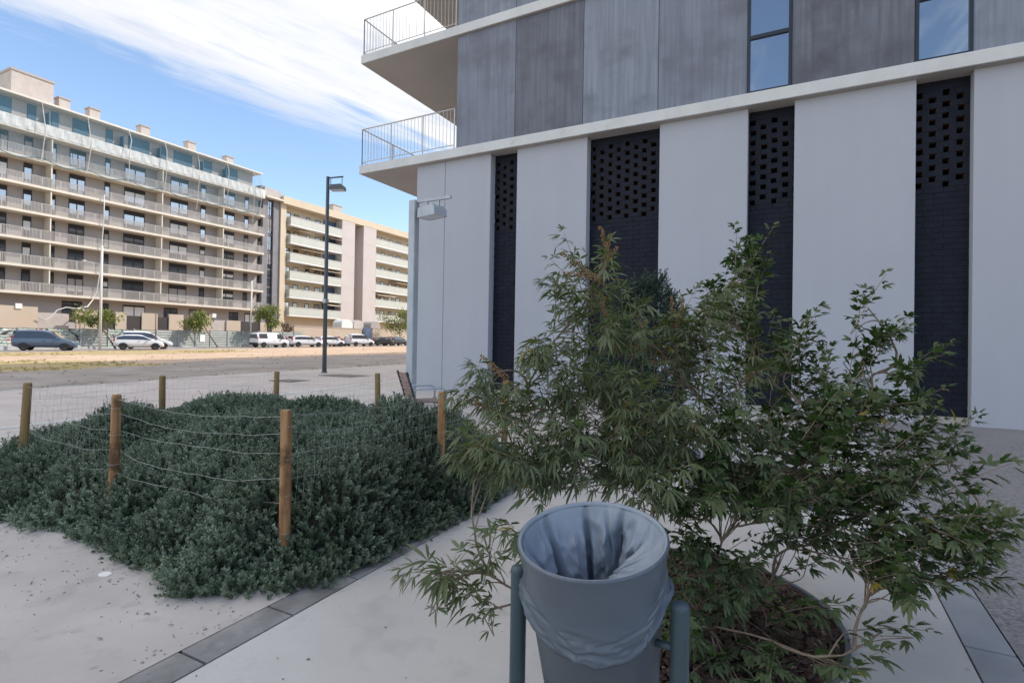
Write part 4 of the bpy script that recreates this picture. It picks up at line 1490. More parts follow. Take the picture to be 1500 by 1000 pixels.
BLOBS_A = [
    (-1.09, 2.54, 1.42, 0.15, 0.15, 8),
    (-1.02, 2.52, 1.15, 0.17, 0.15, 9),
    (-1.09, 2.43, 0.96, 0.17, 0.09, 6),
    (-0.72, 2.67, 1.29, 0.20, 0.17, 8),
    (-0.51, 3.35, 1.77, 0.24, 0.18, 10),
    (-0.78, 3.15, 1.72, 0.18, 0.16, 5),
    (-1.00, 2.75, 2.01, 0.15, 0.16, 7),
    (-0.89, 2.86, 1.74, 0.33, 0.22, 16),
    (-1.03, 2.56, 1.80, 0.14, 0.15, 5),
    (-1.14, 2.51, 1.63, 0.12, 0.14, 5),
    (-1.27, 2.33, 1.34, 0.20, 0.13, 9),
    (-1.17, 2.33, 1.12, 0.29, 0.20, 18),
    (-1.36, 2.22, 1.47, 0.09, 0.07, 2),
    (-0.88, 2.82, 1.34, 0.40, 0.25, 24),
    (-0.60, 3.19, 1.56, 0.31, 0.31, 18),
    (-0.89, 2.65, 1.01, 0.38, 0.17, 16),
    (-0.55, 2.99, 1.13, 0.36, 0.22, 20),
    (-0.40, 3.13, 1.35, 0.26, 0.26, 12),
    (-1.36, 2.17, 1.08, 0.11, 0.11, 5),
    (-1.19, 1.92, 0.73, 0.11, 0.06, 2),
    (-1.25, 1.83, 0.66, 0.08, 0.06, 2),
    (-1.32, 1.80, 0.68, 0.05, 0.04, 1),
    (-1.11, 1.91, 0.54, 0.07, 0.08, 2),
    (-1.13, 2.13, 0.75, 0.11, 0.09, 2),
    (-0.63, 2.73, 0.96, 0.34, 0.12, 10),
]
BLOBS_B = [
    (0.12, 3.41, 1.28, 0.18, 0.18, 8),
    (-0.34, 2.94, 1.16, 0.21, 0.17, 8),
    (-0.25, 3.83, 1.74, 0.24, 0.24, 10),
    (-0.03, 3.72, 1.57, 0.21, 0.21, 7),
    (-0.49, 2.86, 0.61, 0.15, 0.12, 7),
    (-0.47, 2.70, 0.40, 0.13, 0.16, 7),
    (-0.34, 2.94, 0.57, 0.21, 0.12, 7),
    (0.18, 3.21, 1.03, 0.24, 0.17, 8),
    (-0.13, 3.05, 1.02, 0.28, 0.21, 14),
    (-0.38, 2.86, 0.96, 0.24, 0.17, 11),
    (0.09, 3.22, 1.12, 0.25, 0.21, 12),
    (-0.48, 2.81, 0.84, 0.27, 0.14, 9),
    (-0.06, 2.97, 0.85, 0.27, 0.13, 10),
    (-0.42, 2.85, 0.46, 0.19, 0.14, 4),
    (-0.13, 2.72, 0.23, 0.15, 0.08, 2),
    (-0.45, 2.60, 0.29, 0.09, 0.13, 4),
    (0.27, 3.54, 1.21, 0.34, 0.28, 26),
    (0.34, 3.63, 1.62, 0.17, 0.23, 9),
    (0.33, 3.62, 1.87, 0.06, 0.08, 2),
    (0.54, 3.63, 1.51, 0.12, 0.10, 3),
    (0.45, 3.58, 1.31, 0.18, 0.15, 6),
    (0.48, 3.37, 1.00, 0.31, 0.21, 24),
    (0.62, 3.17, 0.78, 0.19, 0.16, 15),
    (0.66, 3.19, 0.59, 0.14, 0.11, 6),
    (0.29, 3.16, 0.69, 0.23, 0.17, 12),
    (0.26, 3.31, 0.85, 0.35, 0.21, 24),
    (0.02, 3.58, 1.42, 0.24, 0.28, 12),
    (0.42, 3.01, 0.61, 0.21, 0.11, 14),
    (-0.23, 3.11, 0.86, 0.32, 0.18, 14),
    (-0.00, 3.18, 0.63, 0.28, 0.16, 9),
    (-0.29, 2.97, 0.37, 0.26, 0.12, 5),
    (-0.30, 2.68, 0.17, 0.22, 0.09, 4),
    (0.00, 2.96, 0.34, 0.16, 0.10, 3),
    (0.34, 2.85, 0.38, 0.08, 0.05, 2),
    (0.20, 2.67, 0.28, 0.13, 0.05, 3),
    (0.76, 3.46, 0.98, 0.07, 0.07, 2),
    (0.79, 3.25, 0.78, 0.07, 0.07, 2),
    (0.73, 3.68, 1.10, 0.07, 0.07, 2),
    (-0.33, 4.01, 2.19, 0.15, 0.23, 16),
    (-0.41, 3.97, 1.89, 0.23, 0.23, 17),
    (-0.29, 3.92, 1.52, 0.27, 0.23, 11),
    (-0.51, 3.91, 2.02, 0.14, 0.12, 3),
    (-0.15, 3.55, 1.17, 0.28, 0.24, 12),
]
SPIKES = [(-0.95, 2.77, 2.24, -0.28, -0.16, 0.99), (-1.09, 2.58, 2.08, -0.71, -0.38, 0.59), (-1.06, 2.55, 1.97, -0.8, -0.42, 0.09), (-0.9, 2.91, 2.15, 0.43, 0.22, 0.71), (-0.92, 2.84, 2.21, 0.17, 0.08, 1.0), (-1.35, 2.23, 1.55, -0.71, -0.39, 0.69), (-1.36, 2.22, 1.33, -0.71, -0.38, 0.49), (-1.34, 2.12, 1.12, -0.44, -0.23, -0.31), (-0.23, 3.28, 1.48, 0.7, 0.37, 0.61), (-0.65, 3.16, 1.89, -0.01, -0.01, 1.0), (-0.6, 3.19, 1.87, 0.17, 0.08, 1.0), (-0.91, 2.68, 1.84, -0.27, -0.15, 0.9), (-0.76, 2.66, 1.33, 0.17, 0.08, 0.6), (-0.49, 2.8, 1.23, -0.36, -0.19, 0.29), (-0.74, 2.89, 1.74, 0.26, 0.13, 0.9), (-0.38, 3.2, 1.42, 0.43, 0.22, 0.81)]


chaste_shrub((-.80, 3.40), BLOBS_A, 'tall loose shrub with drooping olive hand-shaped leaves and brown seed spikes, behind the bin', M['leaf_olive'], .106, .0076, .5, 31, SPIKES, upw=.6, yellow=.012)
chaste_shrub((-.42, 3.36), BLOBS_B, 'broad darker green shrub with pointed hand-shaped leaves, right of the bin', M['leaf_dark'], .083, .0112, .06, 57, upw=.5, yellow=.006)


# ------------------------------------------------------------------ sprigs for the fenced bed and the dense shrub
def sprig_templates(r, n_var, length, leaves, ll, lw):
    out_ = []
    for _ in range(n_var):
        V, T = [], []
        bend = r.normal(0, .18, 2)
        for q in range(leaves):
            f = ((q + r.uniform(0, .8)) / leaves) ** .7
            p = np.array([bend[0] * f * f * length, bend[1] * f * f * length, f * length])
            a = q * 2.4 + r.uniform(-.3, .3)
            el = r.uniform(.35, .8) + f * .35
            d = np.array([math.cos(a) * math.cos(el), math.sin(a) * math.cos(el), math.sin(el)])
            s = np.array([-math.sin(a), math.cos(a), 0]) * lw * r.uniform(.8, 1.2)
            L_ = ll * r.uniform(.75, 1.2) * (1 - .3 * max(0, f - .7))
            V += [p, p + d * L_ * .5 - s, p + d * L_, p + d * L_ * .5 + s]
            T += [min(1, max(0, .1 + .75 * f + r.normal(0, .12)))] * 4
        out_.append((np.array(V), np.array(T)))
    return out_


def scatter_sprigs(name, pts, nrm, scale, mat, parent, r, length=.15, leaves=26, ll=.024, lw=.0070, tone=None):
    temps = sprig_templates(r, 10, length, leaves, ll, lw)
    pick = r.integers(0, len(temps), len(pts))
    Vs, Ts = [], []
    for k, (TV, TT) in enumerate(temps):
        idx = np.where(pick == k)[0]
        if not len(idx):
            continue
        n = nrm[idx]
        a = r.normal(0, 1, n.shape)
        e1 = np.cross(n, a)
        e1 /= np.linalg.norm(e1, axis=1, keepdims=True)
        e2 = np.cross(n, e1)
        sc = scale[idx][:, None, None]
        W = (TV[None, :, 0:1] * e1[:, None] + TV[None, :, 1:2] * e2[:, None] + TV[None, :, 2:3] * n[:, None]) * sc + pts[idx][:, None]
        Vs.append(W.reshape(-1, 3))
        tt = np.repeat(TT[None], len(idx), 0)
        if tone is not None:
            tt = np.clip(tt * tone[idx][:, None], 0, 1)
        Ts.append(tt.ravel())
    V = np.concatenate(Vs)
    F = np.arange(len(V)).reshape(-1, 4)
    return np_mesh(name, V, F, mat, parent, tint=np.concatenate(Ts))


HB = np.array([(-7.5, 2.0), (-6.8, 2.12), (-5.95, 2.06), (-5.11, 2.19), (-4.5, 2.20), (-3.99, 2.11), (-3.4, 2.06), (-2.96, 2.10), (-2.74, 2.40), (-2.60, 2.72), (-2.60, 3.25), (-2.58, 3.76), (-2.56, 4.2), (-2.62, 5.0), (-2.8, 5.5), (-4.2, 5.75), (-5.4, 5.7), (-6.6, 5.5), (-7.2, 4.6), (-7.45, 3.4)])


def hb_dist(P):
    """signed distance to the bed outline, positive inside"""
    A, B = HB, np.roll(HB, -1, axis=0)
    d2 = np.full(len(P), 1e9)
    inside = np.zeros(len(P), bool)
    for a, b in zip(A, B):
        ab = b - a
        t = np.clip(((P - a) @ ab) / (ab @ ab), 0, 1)
        q = P - (a + t[:, None] * ab)
        d2 = np.minimum(d2, (q ** 2).sum(1))
        cond = ((a[1] > P[:, 1]) != (b[1] > P[:, 1]))
        with np.errstate(divide='ignore', invalid='ignore'):
            xc = (b[0] - a[0]) * (P[:, 1] - a[1]) / (b[1] - a[1]) + a[0]
        inside ^= cond & (P[:, 0] < xc)
    return np.sqrt(d2) * np.where(inside, 1, -1)


_lr = np.random.default_rng(77)
_lump = _lr.uniform([-7.6, 1.9], [-2.4, 5.9], (150, 2))
_lh = _lr.uniform(-.09, .13, 150)
_lw = _lr.uniform(.12, .28, 150)


def hedge_h(P):
    d = hb_dist(P)
    wob = .05 * np.sin(P[:, 0] * 9.1 + P[:, 1] * 3) + .04 * np.sin(P[:, 1] * 11 - P[:, 0] * 5) + .035 * np.sin(P[:, 0] * 21)
    d = d + wob
    h = .60 * (1 - np.exp(-np.maximum(d, 0) / .30)) + .05 * np.clip((P[:, 1] - 3.2) / 2, -.6, 1)
    for c, hh, ww in zip(_lump, _lh, _lw):
        h = h + hh * np.exp(-((P - c) ** 2).sum(1) / (2 * ww * ww)) * np.clip(d / .25, 0, 1)
    h = h * (1 - .62 * np.exp(-((P[:, 0] + 2.93) ** 2 + (P[:, 1] - 2.30) ** 2) / (2 * .20 ** 2)))
    return np.where(d > 0, np.maximum(h, .02), -.05)


def build_hedge():
    r = np.random.default_rng(15)
    xs = np.arange(-7.7, -2.4, .06)
    ys = np.arange(1.85, 5.95, .06)
    X, Yg = np.meshgrid(xs, ys, indexing='ij')
    P = np.c_[X.ravel(), Yg.ravel()]
    h = hedge_h(P) - .085
    V = np.c_[P, g(P[:, 1]) + h]
    n1, n2 = X.shape
    F = []
    keep = (h > -.12).reshape(n1, n2)
    for i in range(n1 - 1):
        for j in range(n2 - 1):
            if keep[i, j] or keep[i + 1, j] or keep[i, j + 1] or keep[i + 1, j + 1]:
                F.append((i * n2 + j, (i + 1) * n2 + j, (i + 1) * n2 + j + 1, i * n2 + j + 1))
    root = thing('shrubbery', (-5, 3.8, g(3.8)), 'dense low mass of small grey green shrubs filling the fenced bed', 'shrubs')
    root['kind'] = 'stuff'
    np_mesh('undergrowth', V, np.array(F), M['soil'], root, smooth=True)
    # sprigs: more of them where the mass is steep
    C = r.uniform([-7.7, 1.85], [-2.4, 5.95], (60000, 2))
    e = .03
    hc = hedge_h(C)
    hx = (hedge_h(C + [e, 0]) - hedge_h(C - [e, 0])) / (2 * e)
    hy = (hedge_h(C + [0, e]) - hedge_h(C - [0, e])) / (2 * e)
    slope = np.sqrt(1 + np.minimum(hx ** 2 + hy ** 2, 12))
    near = 1.35 - .14 * np.clip(C[:, 1] - 2, 0, 4)
    ok = (hc > .0) & (r.uniform(0, 1, len(C)) < np.minimum(1, slope * near / 2.6))
    C, hc, hx, hy = C[ok], hc[ok], hx[ok], hy[ok]
    nrm = np.c_[-hx, -hy, np.ones(len(C))]
    nrm /= np.linalg.norm(nrm, axis=1, keepdims=True)
    nrm = nrm * .75 + np.array([0, 0, .55]) + r.normal(0, .28, nrm.shape)
    nrm /= np.linalg.norm(nrm, axis=1, keepdims=True)
    # on the steep sides spread the sprigs over the height
    steep = np.sqrt(hx ** 2 + hy ** 2)
    z = g(C[:, 1]) + np.maximum(hc - .11 - np.where(steep > 1, r.uniform(0, .12, len(C)), 0), -.02)
    pts = np.c_[C, z]
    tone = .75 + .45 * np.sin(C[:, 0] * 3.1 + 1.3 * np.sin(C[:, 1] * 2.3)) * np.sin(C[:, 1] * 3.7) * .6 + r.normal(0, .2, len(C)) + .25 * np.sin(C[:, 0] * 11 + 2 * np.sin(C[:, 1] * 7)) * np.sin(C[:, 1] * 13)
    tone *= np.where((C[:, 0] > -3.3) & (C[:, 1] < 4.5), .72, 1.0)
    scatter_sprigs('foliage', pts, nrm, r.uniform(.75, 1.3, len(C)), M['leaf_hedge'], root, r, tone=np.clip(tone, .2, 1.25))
    # long loose shoots standing above the mass
    C = r.uniform([-7.4, 2.4], [-2.8, 5.7], (900, 2))
    hc = hedge_h(C)
    C, hc = C[hc > .35], hc[hc > .35]
    nrm = np.array([0, 0, 1.0]) + r.normal(0, .3, (len(C), 3))
    nrm /= np.linalg.norm(nrm, axis=1, keepdims=True)
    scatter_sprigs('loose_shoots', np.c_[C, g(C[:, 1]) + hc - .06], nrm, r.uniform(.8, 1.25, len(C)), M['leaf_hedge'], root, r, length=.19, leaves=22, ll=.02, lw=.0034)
    return root


build_hedge()


def dense_shrub(cx, cy, zc, rx, rz, n, label, seed, name='evergreen_shrub'):
    r = np.random.default_rng(seed)
    t = thing(name, (cx, cy, g(cy)), label, 'shrub')
    lum = r.normal(0, 1, (34, 3))
    lum /= np.linalg.norm(lum, axis=1, keepdims=True)
    v = r.normal(0, 1, (n, 3))
    v /= np.linalg.norm(v, axis=1, keepdims=True)
    bump_ = .80 + .22 * np.exp((np.max(v @ lum.T, axis=1) - 1) * 14)
    rad = bump_ * r.uniform(.82, 1.0, n)
    pts = np.c_[cx + v[:, 0] * rx * rad, cy + v[:, 1] * rx * rad, zc + v[:, 2] * rz * rad]
    nrm = v * .8 + [0, 0, .6] + r.normal(0, .25, v.shape)
    nrm /= np.linalg.norm(nrm, axis=1, keepdims=True)
    scatter_sprigs('foliage', pts, nrm, r.uniform(.8, 1.3, n), M['leaf_conifer'], t, r, length=.15, leaves=20, ll=.035, lw=.007)
    mb = MB()
    for _ in range(5):
        a = r.uniform(0, 2 * PI)
        mb.tube([(cx + .08 * math.cos(a), cy + .08 * math.sin(a), g(cy)), (cx + .2 * math.cos(a), cy + .2 * math.sin(a), g(cy) + .5), (cx + rx * .5 * math.cos(a), cy + rx * .5 * math.sin(a), zc)], [.02, .015, .008], 6)
    mb.build('branches', M['stem'], t)
    return t


dense_shrub(-1.78, 7.0, 1.42, .52, 1.12, 2600, 'dense dark evergreen shrub close to the facade, behind the loose olive shrub', 8)


# ------------------------------------------------------------------ planting pits
def pit(cx, cy, rad, chips, ring_label, mulch_label, seed):
    r = np.random.default_rng(seed)
    n = 72
    for rr_, nm in ((rad, 'ring'),):
        mb = MB()
        vs = []
        for k in range(n):
            a = 2 * PI * k / n
            for q, z in ((rad - .012, -.03), (rad - .012, .055), (rad + .012, .055), (rad + .012, -.03)):
                x, y = cx + q * math.cos(a), cy + q * math.sin(a)
                vs.append((x, y, g(y) + z))
        fs = []
        for k in range(n):
            for q in range(3):
                a, b = k * 4 + q, ((k + 1) % n) * 4 + q
                fs.append((a, b, b + 1, a + 1))
        mb.add(vs, fs)
        o = mb.build('edging_ring', M['lamp_dark'])
        tag(o, ring_label, 'edging')
    root = thing('mulch', (cx, cy, g(cy)), mulch_label, 'mulch')
    root['kind'] = 'stuff'
    mb = MB()
    vs = [(cx, cy, g(cy) + .035)]
    rings = 6
    for q in range(1, rings + 1):
        for k in range(48):
            a = 2 * PI * k / 48
            rr_ = (rad - .013) * q / rings
            x, y = cx + rr_ * math.cos(a), cy + rr_ * math.sin(a)
            vs.append((x, y, g(y) + .034 + r.uniform(-.006, .012) * (q < rings)))
    fs = [(0, 1 + k, 1 + (k + 1) % 48) for k in range(48)]
    for q in range(rings - 1):
        for k in range(48):
            a, b = 1 + q * 48 + k, 1 + q * 48 + (k + 1) % 48
            fs.append((a, a + 48, b + 48, b))
    mb.add(vs, fs)
    mb.build('bed', M['bark'], root)
    # bark chips
    m = chips
    a = r.uniform(0, 2 * PI, m)
    q = (rad - .05) * np.sqrt(r.uniform(0, 1, m))
    x, y = cx + q * np.cos(a), cy + q * np.sin(a)
    c = np.c_[x, y, g(y) + .045 + r.uniform(0, .02, m)]
    th = r.uniform(0, 2 * PI, m)
    tl = r.normal(0, .35, m)
    u = np.c_[np.cos(th) * np.cos(tl), np.sin(th) * np.cos(tl), np.sin(tl)]
    v = np.c_[-np.sin(th), np.cos(th), r.normal(0, .35, m)]
    w2 = np.cross(u, v)
    a_, b_, c_ = r.uniform(.012, .036, m)[:, None], r.uniform(.006, .016, m)[:, None], r.uniform(.002, .006, m)[:, None]
    V = np.stack([c + u * a_ * i + v * b_ * j + w2 * c_ * k for k in (-1, 1) for i, j in ((-1, -.8), (1, -1), (.8, 1), (-1, .9))], 1).reshape(-1, 3)
    kk = np.arange(m)[:, None] * 8
    F = np.concatenate([kk + np.array([f]) for f in ((0, 3, 2, 1), (4, 5, 6, 7), (0, 1, 5, 4), (1, 2, 6, 5), (2, 3, 7, 6), (3, 0, 4, 7))])
    np_mesh('chips', V, F, M['bark'], root)
    # fallen leaves
    L = Leaves()
    for _ in range(chips // 14):
        a1, q1 = r.uniform(0, 2 * PI), (rad - .05) * math.sqrt(r.uniform())
        px, py = cx + q1 * math.cos(a1), cy + q1 * math.sin(a1)
        L.add(np.array([px, py, g(py) + .065]), np.array([r.normal(), r.normal(), r.normal(0, .2)]), np.array([r.normal(0, .3), r.normal(0, .3), 1]), r.uniform(.03, .07), r.uniform(.004, .009), r.uniform())
    L.build('fallen_leaves', M['litter_leaf'], root)


M['litter_leaf'] = leaf_material('litter_leaf', (0.10, 0.06, 0.04), (0.30, 0.21, 0.14), (0.3, 0.24, 0.18), 0.1, 0.8)
pit(-.60, 3.20, .82, 3800, 'dark steel ring round the near planting bed by the bin', 'dark bark chips filling the near round bed', 3)
pit(-.30, 6.25, .82, 1800, 'dark steel ring of the middle planting bed behind the shrubs', 'dark bark chips filling the middle round bed', 4)
pit(-1.85, 7.05, .72, 900, 'dark steel ring round the dense evergreen by the facade', 'dark bark chips under the dense evergreen', 6)


def weed(x, y, s, seed):
    r = np.random.default_rng(seed)
    t = thing('weed', (x, y, g(y) + .05), 'small bright green weed growing in the bark chips of the near bed', 'weed', 'weeds in the near bed')
    L = Leaves()
    for _ in range(16):
        a = r.uniform(0, 2 * PI)
        el = r.uniform(.2, 1.2)
        d = np.array([math.cos(a) * math.cos(el), math.sin(a) * math.cos(el), math.sin(el)])
        b = np.array([x, y, g(y) + .05]) + d * s * r.uniform(.1, .5)
        L.add(b, d, np.array([0, 0, 1.0]) + r.normal(0, .3, 3), s * r.uniform(.5, .9), s * r.uniform(.16, .28), r.uniform(), .3)
    L.build('leaves', M['leaf_weed'], t)


for i, (x, y) in enumerate(((-.16, 3.42), (-.05, 3.30), (-.48, 2.95), (-.62, 2.78), (-.35, 2.72), (-.70, 2.60), (-.12, 2.95), (-.3, 3.8))):
    weed(x, y, random.uniform(.07, .11), 40 + i)

# ------------------------------------------------------------------ wooden post and wire fence round the bed
PT = [(-3.0, 2.50, 1.08, 0), (-4.92, 2.41, 1.08, 0), (-6.78, 2.50, 1.09, 1), (-6.92, 3.92, 1.05, 1), (-6.42, 5.15, 1.04, 1), (-4.98, 5.62, 1.04, 1), (-3.0, 5.5, 1.04, 1), (-2.90, 4.12, 1.05, 0)]
fn = thing('wire_fence', (-5, 4, g(4)), 'fence of round wooden posts and sagging wire round the low shrubs', 'fence')
r = random.Random(9)
tops = []
for x, y, h, old in PT:
    lx_, ly_ = r.uniform(-.03, .03), r.uniform(-.03, .03)
    if (x, y) == (-6.78, 2.50):
        lx_ = .10
    mb = MB()
    P = [(x - lx_ * .2, y - ly_ * .2, g(y) - .1), (x + lx_ * .3, y + ly_ * .3, g(y) + h * .35), (x + lx_ * .7, y + ly_ * .7, g(y) + h * .7), (x + lx_, y + ly_, g(y) + h - .012), (x + lx_, y + ly_, g(y) + h)]
    rr_ = [.039, .037, .036, .035, .030]
    mb.tube(P, rr_, 14, 0, caps=False)
    nv = len(mb.v)
    mb.f.append(tuple(range(nv - 14, nv)))
    mb.m.append(1)
    mb.sm.append(False)
    p = mb.build('post', [M['wood_old' if old else 'wood'], M['wood_end']], fn)
    tops.append((x, y, h, lx_, ly_))
    sp = MB()
    for z in (.25, .48, .70, .90):
        sp.tube([(x + .038 * math.cos(a), y + .038 * math.sin(a), g(y) + z * h) for a in np.linspace(0, 2 * PI, 13)], .0016, 4)
    sp.build('wire_tie', M['wire'], p)


def fence_wire(i, k, levels, sag, vertical):
    (xa, ya, ha, la, ma), (xb, yb, hb, lb, mb_) = tops[i], tops[k]
    mb = MB()
    n = 22
    rows = []
    for q, z in enumerate(levels):
        pts = []
        for j in range(n + 1):
            t = j / n
            hx = ha + (hb - ha) * t
            s_ = sag * (4 * t * (1 - t)) * (1.0 if q % 2 else .7) * (1 + .25 * math.sin(q * 2.1 + i))
            kink = .003 * math.sin(j * 1.9 + q * 1.3) + .004 * math.sin(j * .8 + q)
            ox = .022 * math.sin(j * .6 + q * .9)
            pts.append((xa + la * z + (xb + lb * z - xa - la * z) * t, ya + ma * z + (yb + mb_ * z - ya - ma * z) * t + ox, (g(ya) + (g(yb) - g(ya)) * t) + z * hx - s_ + kink))
        rows.append(pts)
        mb.tube(pts, .0013, 4)
    if vertical:
        for j in range(1, n):
            w2 = .02 * math.sin(j * 2.7)
            mb.tube([(rw[j][0] + w2 * math.sin(q * 1.7), rw[j][1], rw[j][2]) for q, rw in enumerate(rows)], .0007, 4)
    mb.build('wire_netting', M['wire'], fn)


LV = (.42, .58, .73, .86, .965)
fence_wire(0, 1, LV, .07, False)
fence_wire(1, 2, LV, .05, True)
fence_wire(2, 3, LV, .03, True)
fence_wire(3, 4, LV, .04, True)
fence_wire(4, 5, LV, .04, True)
fence_wire(5, 6, LV, .03, True)
fence_wire(6, 7, LV, .03, True)
fence_wire(7, 0, LV, .04, True)

# ------------------------------------------------------------------ litter bin
BX, BY, BZ, BR = -.575, 1.64, 1.0, .232
TILT = math.radians(12)
bt = thing('litter_bin', (BX, BY, g(BY)), 'grey litter bin lined with a folded grey plastic bag, tilted between two posts', 'litter bin')


def tl(p):
    """bin axis frame (z = 0 at the rim, up along the axis) to world"""
    x, y, z = p
    return (BX + x, BY + y * math.cos(TILT) - z * math.sin(TILT), BZ + y * math.sin(TILT) + z * math.cos(TILT))


def ring_mesh(rows, n, name, mat, parent, close_bottom=False):
    """rows: list of functions theta -> (r, z)"""
    vs = []
    for fn_ in rows:
        for k in range(n):
            th = 2 * PI * k / n
            rr2, z = fn_(th)
            vs.append(tl((rr2 * math.cos(th), rr2 * math.sin(th), z)))
    fs = []
    for i in range(len(rows) - 1):
        for k in range(n):
            fs.append((i * n + k, i * n + (k + 1) % n, (i + 1) * n + (k + 1) % n, (i + 1) * n + k))
    if close_bottom:
        fs.append(tuple((len(rows) - 1) * n + k for k in range(n)))
    mb = MB()
    mb.add(vs, fs, 0, smooth=True)
    return mb.build(name, mat, parent)


def rbody(z):
    return BR - .008 + z * .075


rows = [lambda t, z=z: (rbody(z) - (.006 if z > -.02 else 0), z) for z in (0.0, -.02, -.1, -.2, -.3, -.4, -.5, -.6, -.66)]
ring_mesh(rows, 64, 'bin_body', M['bin'], bt, True)


def ang(a, b):
    d = (a - b + PI) % (2 * PI) - PI
    return d


def hem(t):
    """how far the folded-over bag hangs down outside"""
    return -.200 - .050 * math.exp(-(ang(t, -1.3) / .75) ** 2) + .018 * math.sin(2 * t + .6) + .010 * math.sin(5 * t + 1) + .030 * math.exp(-(ang(t, .2) / .6) ** 2)


from mathutils import noise as mnoise


def ridged(x, y, z):
    return 1 - abs(2 * mnoise.noise(Vector((x, y, z))))


def worley(x, y, z):
    d = mnoise.voronoi(Vector((x, y, z)))[0]
    return d[0]


def wr(t, z):
    """creases of the thin film outside"""
    c_, s_ = math.cos(t), math.sin(t)
    return worley(c_ * 3.2 + z * 2, s_ * 3.2 + z * 3, z * 9) - .45


def skirt(t, f):
    """offset of the loose cuff from the body; f = 1 at the hem, 0 at the rim"""
    c_, s_ = math.cos(t), math.sin(t)
    k = min(1, max(0, (f - .50) / .42))
    k = k * k * (3 - 2 * k)
    loose = .011 + .012 * math.exp(-(ang(t, PI + .3) / .7) ** 2) + .006 * math.exp(-(ang(t, -1.2) / .5) ** 2)
    along = ridged(c_ * 1.5 + 2, s_ * 1.5, f * 7.5 + .5 * math.sin(t * 2)) - .55
    fine = ridged(c_ * 3.5, s_ * 3.5 + 4, f * 15 + t) - .55
    roll = .0085 * math.exp(-((f - .965) / .030) ** 2) * (.6 + .4 * math.sin(t * 3 + 1)) - .006 * math.exp(-((f - .88) / .03) ** 2)
    return .0055 + k * (loose + .0135 * along + .007 * fine) + roll + .0009 * wr(t, f)


rows = []
for dr_, dz_ in ((-.004, .012), (-.003, .002), (.001, -.004)):
    rows.append(lambda t, dr_=dr_, dz_=dz_: (max(rbody(hem(t)) + .002, rbody(hem(t)) + skirt(t, 1) + dr_), hem(t) + dz_))
for f in np.linspace(1.0, .04, 60):
    rows.append(lambda t, f=f: (rbody(hem(t) * f) + max(.002, skirt(t, f)), hem(t) * f))
for a in (0, .5, 1.0, 1.5, 2.0, 2.6, PI):
    rows.append(lambda t, a=a: (BR - .004 + .0075 * math.cos(a), .0075 * math.sin(a) + .002))
n_out = len(rows)


def crevice(t, q):
    """narrow gaps between the loose flaps of film"""
    v = 0
    for c, wd, am, ln in ((2.02, .055, 1.0, 0), (1.40, .045, 1.0, .12), (.86, .05, .8, -.2), (2.72, .06, .9, .15), (3.40, .07, .8, -.1), (.22, .05, .8, .3), (-.12, .05, .7, -.4), (-.78, .05, .8, .3), (-1.35, .07, .8, 0), (-2.1, .08, .9, 0), (1.68, .03, .6, -.3)):
        v = max(v, am * math.exp(-(ang(t, c + ln * q) / wd) ** 2))
    return v


def inner(t, q):
    """q 0..1 down the inside"""
    z = -.006 - .36 * q
    s_ = min(1, .14 + q * 3.0)
    base = BR - .012 - .014 * q
    bul = .115 * math.exp(-(ang(t, -.50) / .60) ** 2) * math.exp(-((q - .20) / .19) ** 2)
    bul += .070 * math.exp(-(ang(t, .45) / .40) ** 2) * math.exp(-((q - .26) / .22) ** 2)
    bul += .035 * math.exp(-(ang(t, 2.4) / .35) ** 2) * math.exp(-((q - .5) / .35) ** 2)
    c_, n_ = math.cos(t), math.sin(t)
    right = .5 + .5 * math.cos(t + .1)
    zz = q * 1.5
    w1 = worley(c_ * 2.1 + 3, n_ * 2.1, zz * 1.4) - .3
    w2 = ridged(c_ * 2.6, n_ * 2.6 + 7, zz * 2.2) - .6
    w3 = ridged(c_ * 6 + 1, n_ * 6, zz * 5) - .6
    cr = w1 * (.012 + .060 * right) + w2 * (.012 + .034 * right) + w3 * (.004 + .012 * right)
    flap = (.030 + .035 * min(1, q * 1.6)) * (1 - crevice(t, q))
    rad = base - s_ * (flap + bul + max(cr, -.02))
    if q > .68:
        rad *= 1 - ((q - .68) / .32) ** 2 * .8
    rad = min(max(rad, .01), base)
    return (rad, z + s_ * .06 * (worley(c_ * 1.8, n_ * 1.8, 9.1) - .4) * q)


for q in [.01, .03, .05] + list(np.linspace(.075, 1.0, 44)):
    rows.append(lambda t, q=q: inner(t, q))
nth = 340
bl_ = ring_mesh(rows, nth, 'bin_liner', [M['bag'], M['bag_loose_skylit']], bt, True)
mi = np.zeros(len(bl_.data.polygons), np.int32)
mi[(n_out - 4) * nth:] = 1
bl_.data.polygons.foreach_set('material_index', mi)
for sx, dy in ((-.265, .02), (.268, .02)):
    mb = MB()
    px, py = BX + sx, BY + dy
    mb.lathe([(.027, 0), (.027, .832 - g(BY)), (.0275, .834 - g(BY)), (.0275, .843 - g(BY)), (.024, .852 - g(BY)), (.012, .856 - g(BY))], (px, py, g(BY)), 24)
    p = mb.build('post', M['bin_post'], bt)
    MB().tube([(px, py, .72), (BX + sx * .72, py, .72)], .012, 8).build('pivot', M['bin_post'], p)
mb = MB()
for a in np.linspace(-2.45, -1.85, 9):
    for j, z in enumerate(np.arange(-.60, -.42, .022)):
        aa = a + (.035 if j % 2 else 0)
        if (aa * 7.3 + j * 1.7) % 1.0 < .25:
            continue
        rr2 = rbody(z) + .0005
        e = .004
        c0 = []
        for q in range(6):
            b_ = q * PI / 3
            th = aa + e * math.cos(b_) / rr2
            c0.append(tl((rr2 * math.cos(th), rr2 * math.sin(th), z + e * math.sin(b_))))
        mb.add(c0, [tuple(range(6))])
mb.build('perforation', M['hole'], bt)

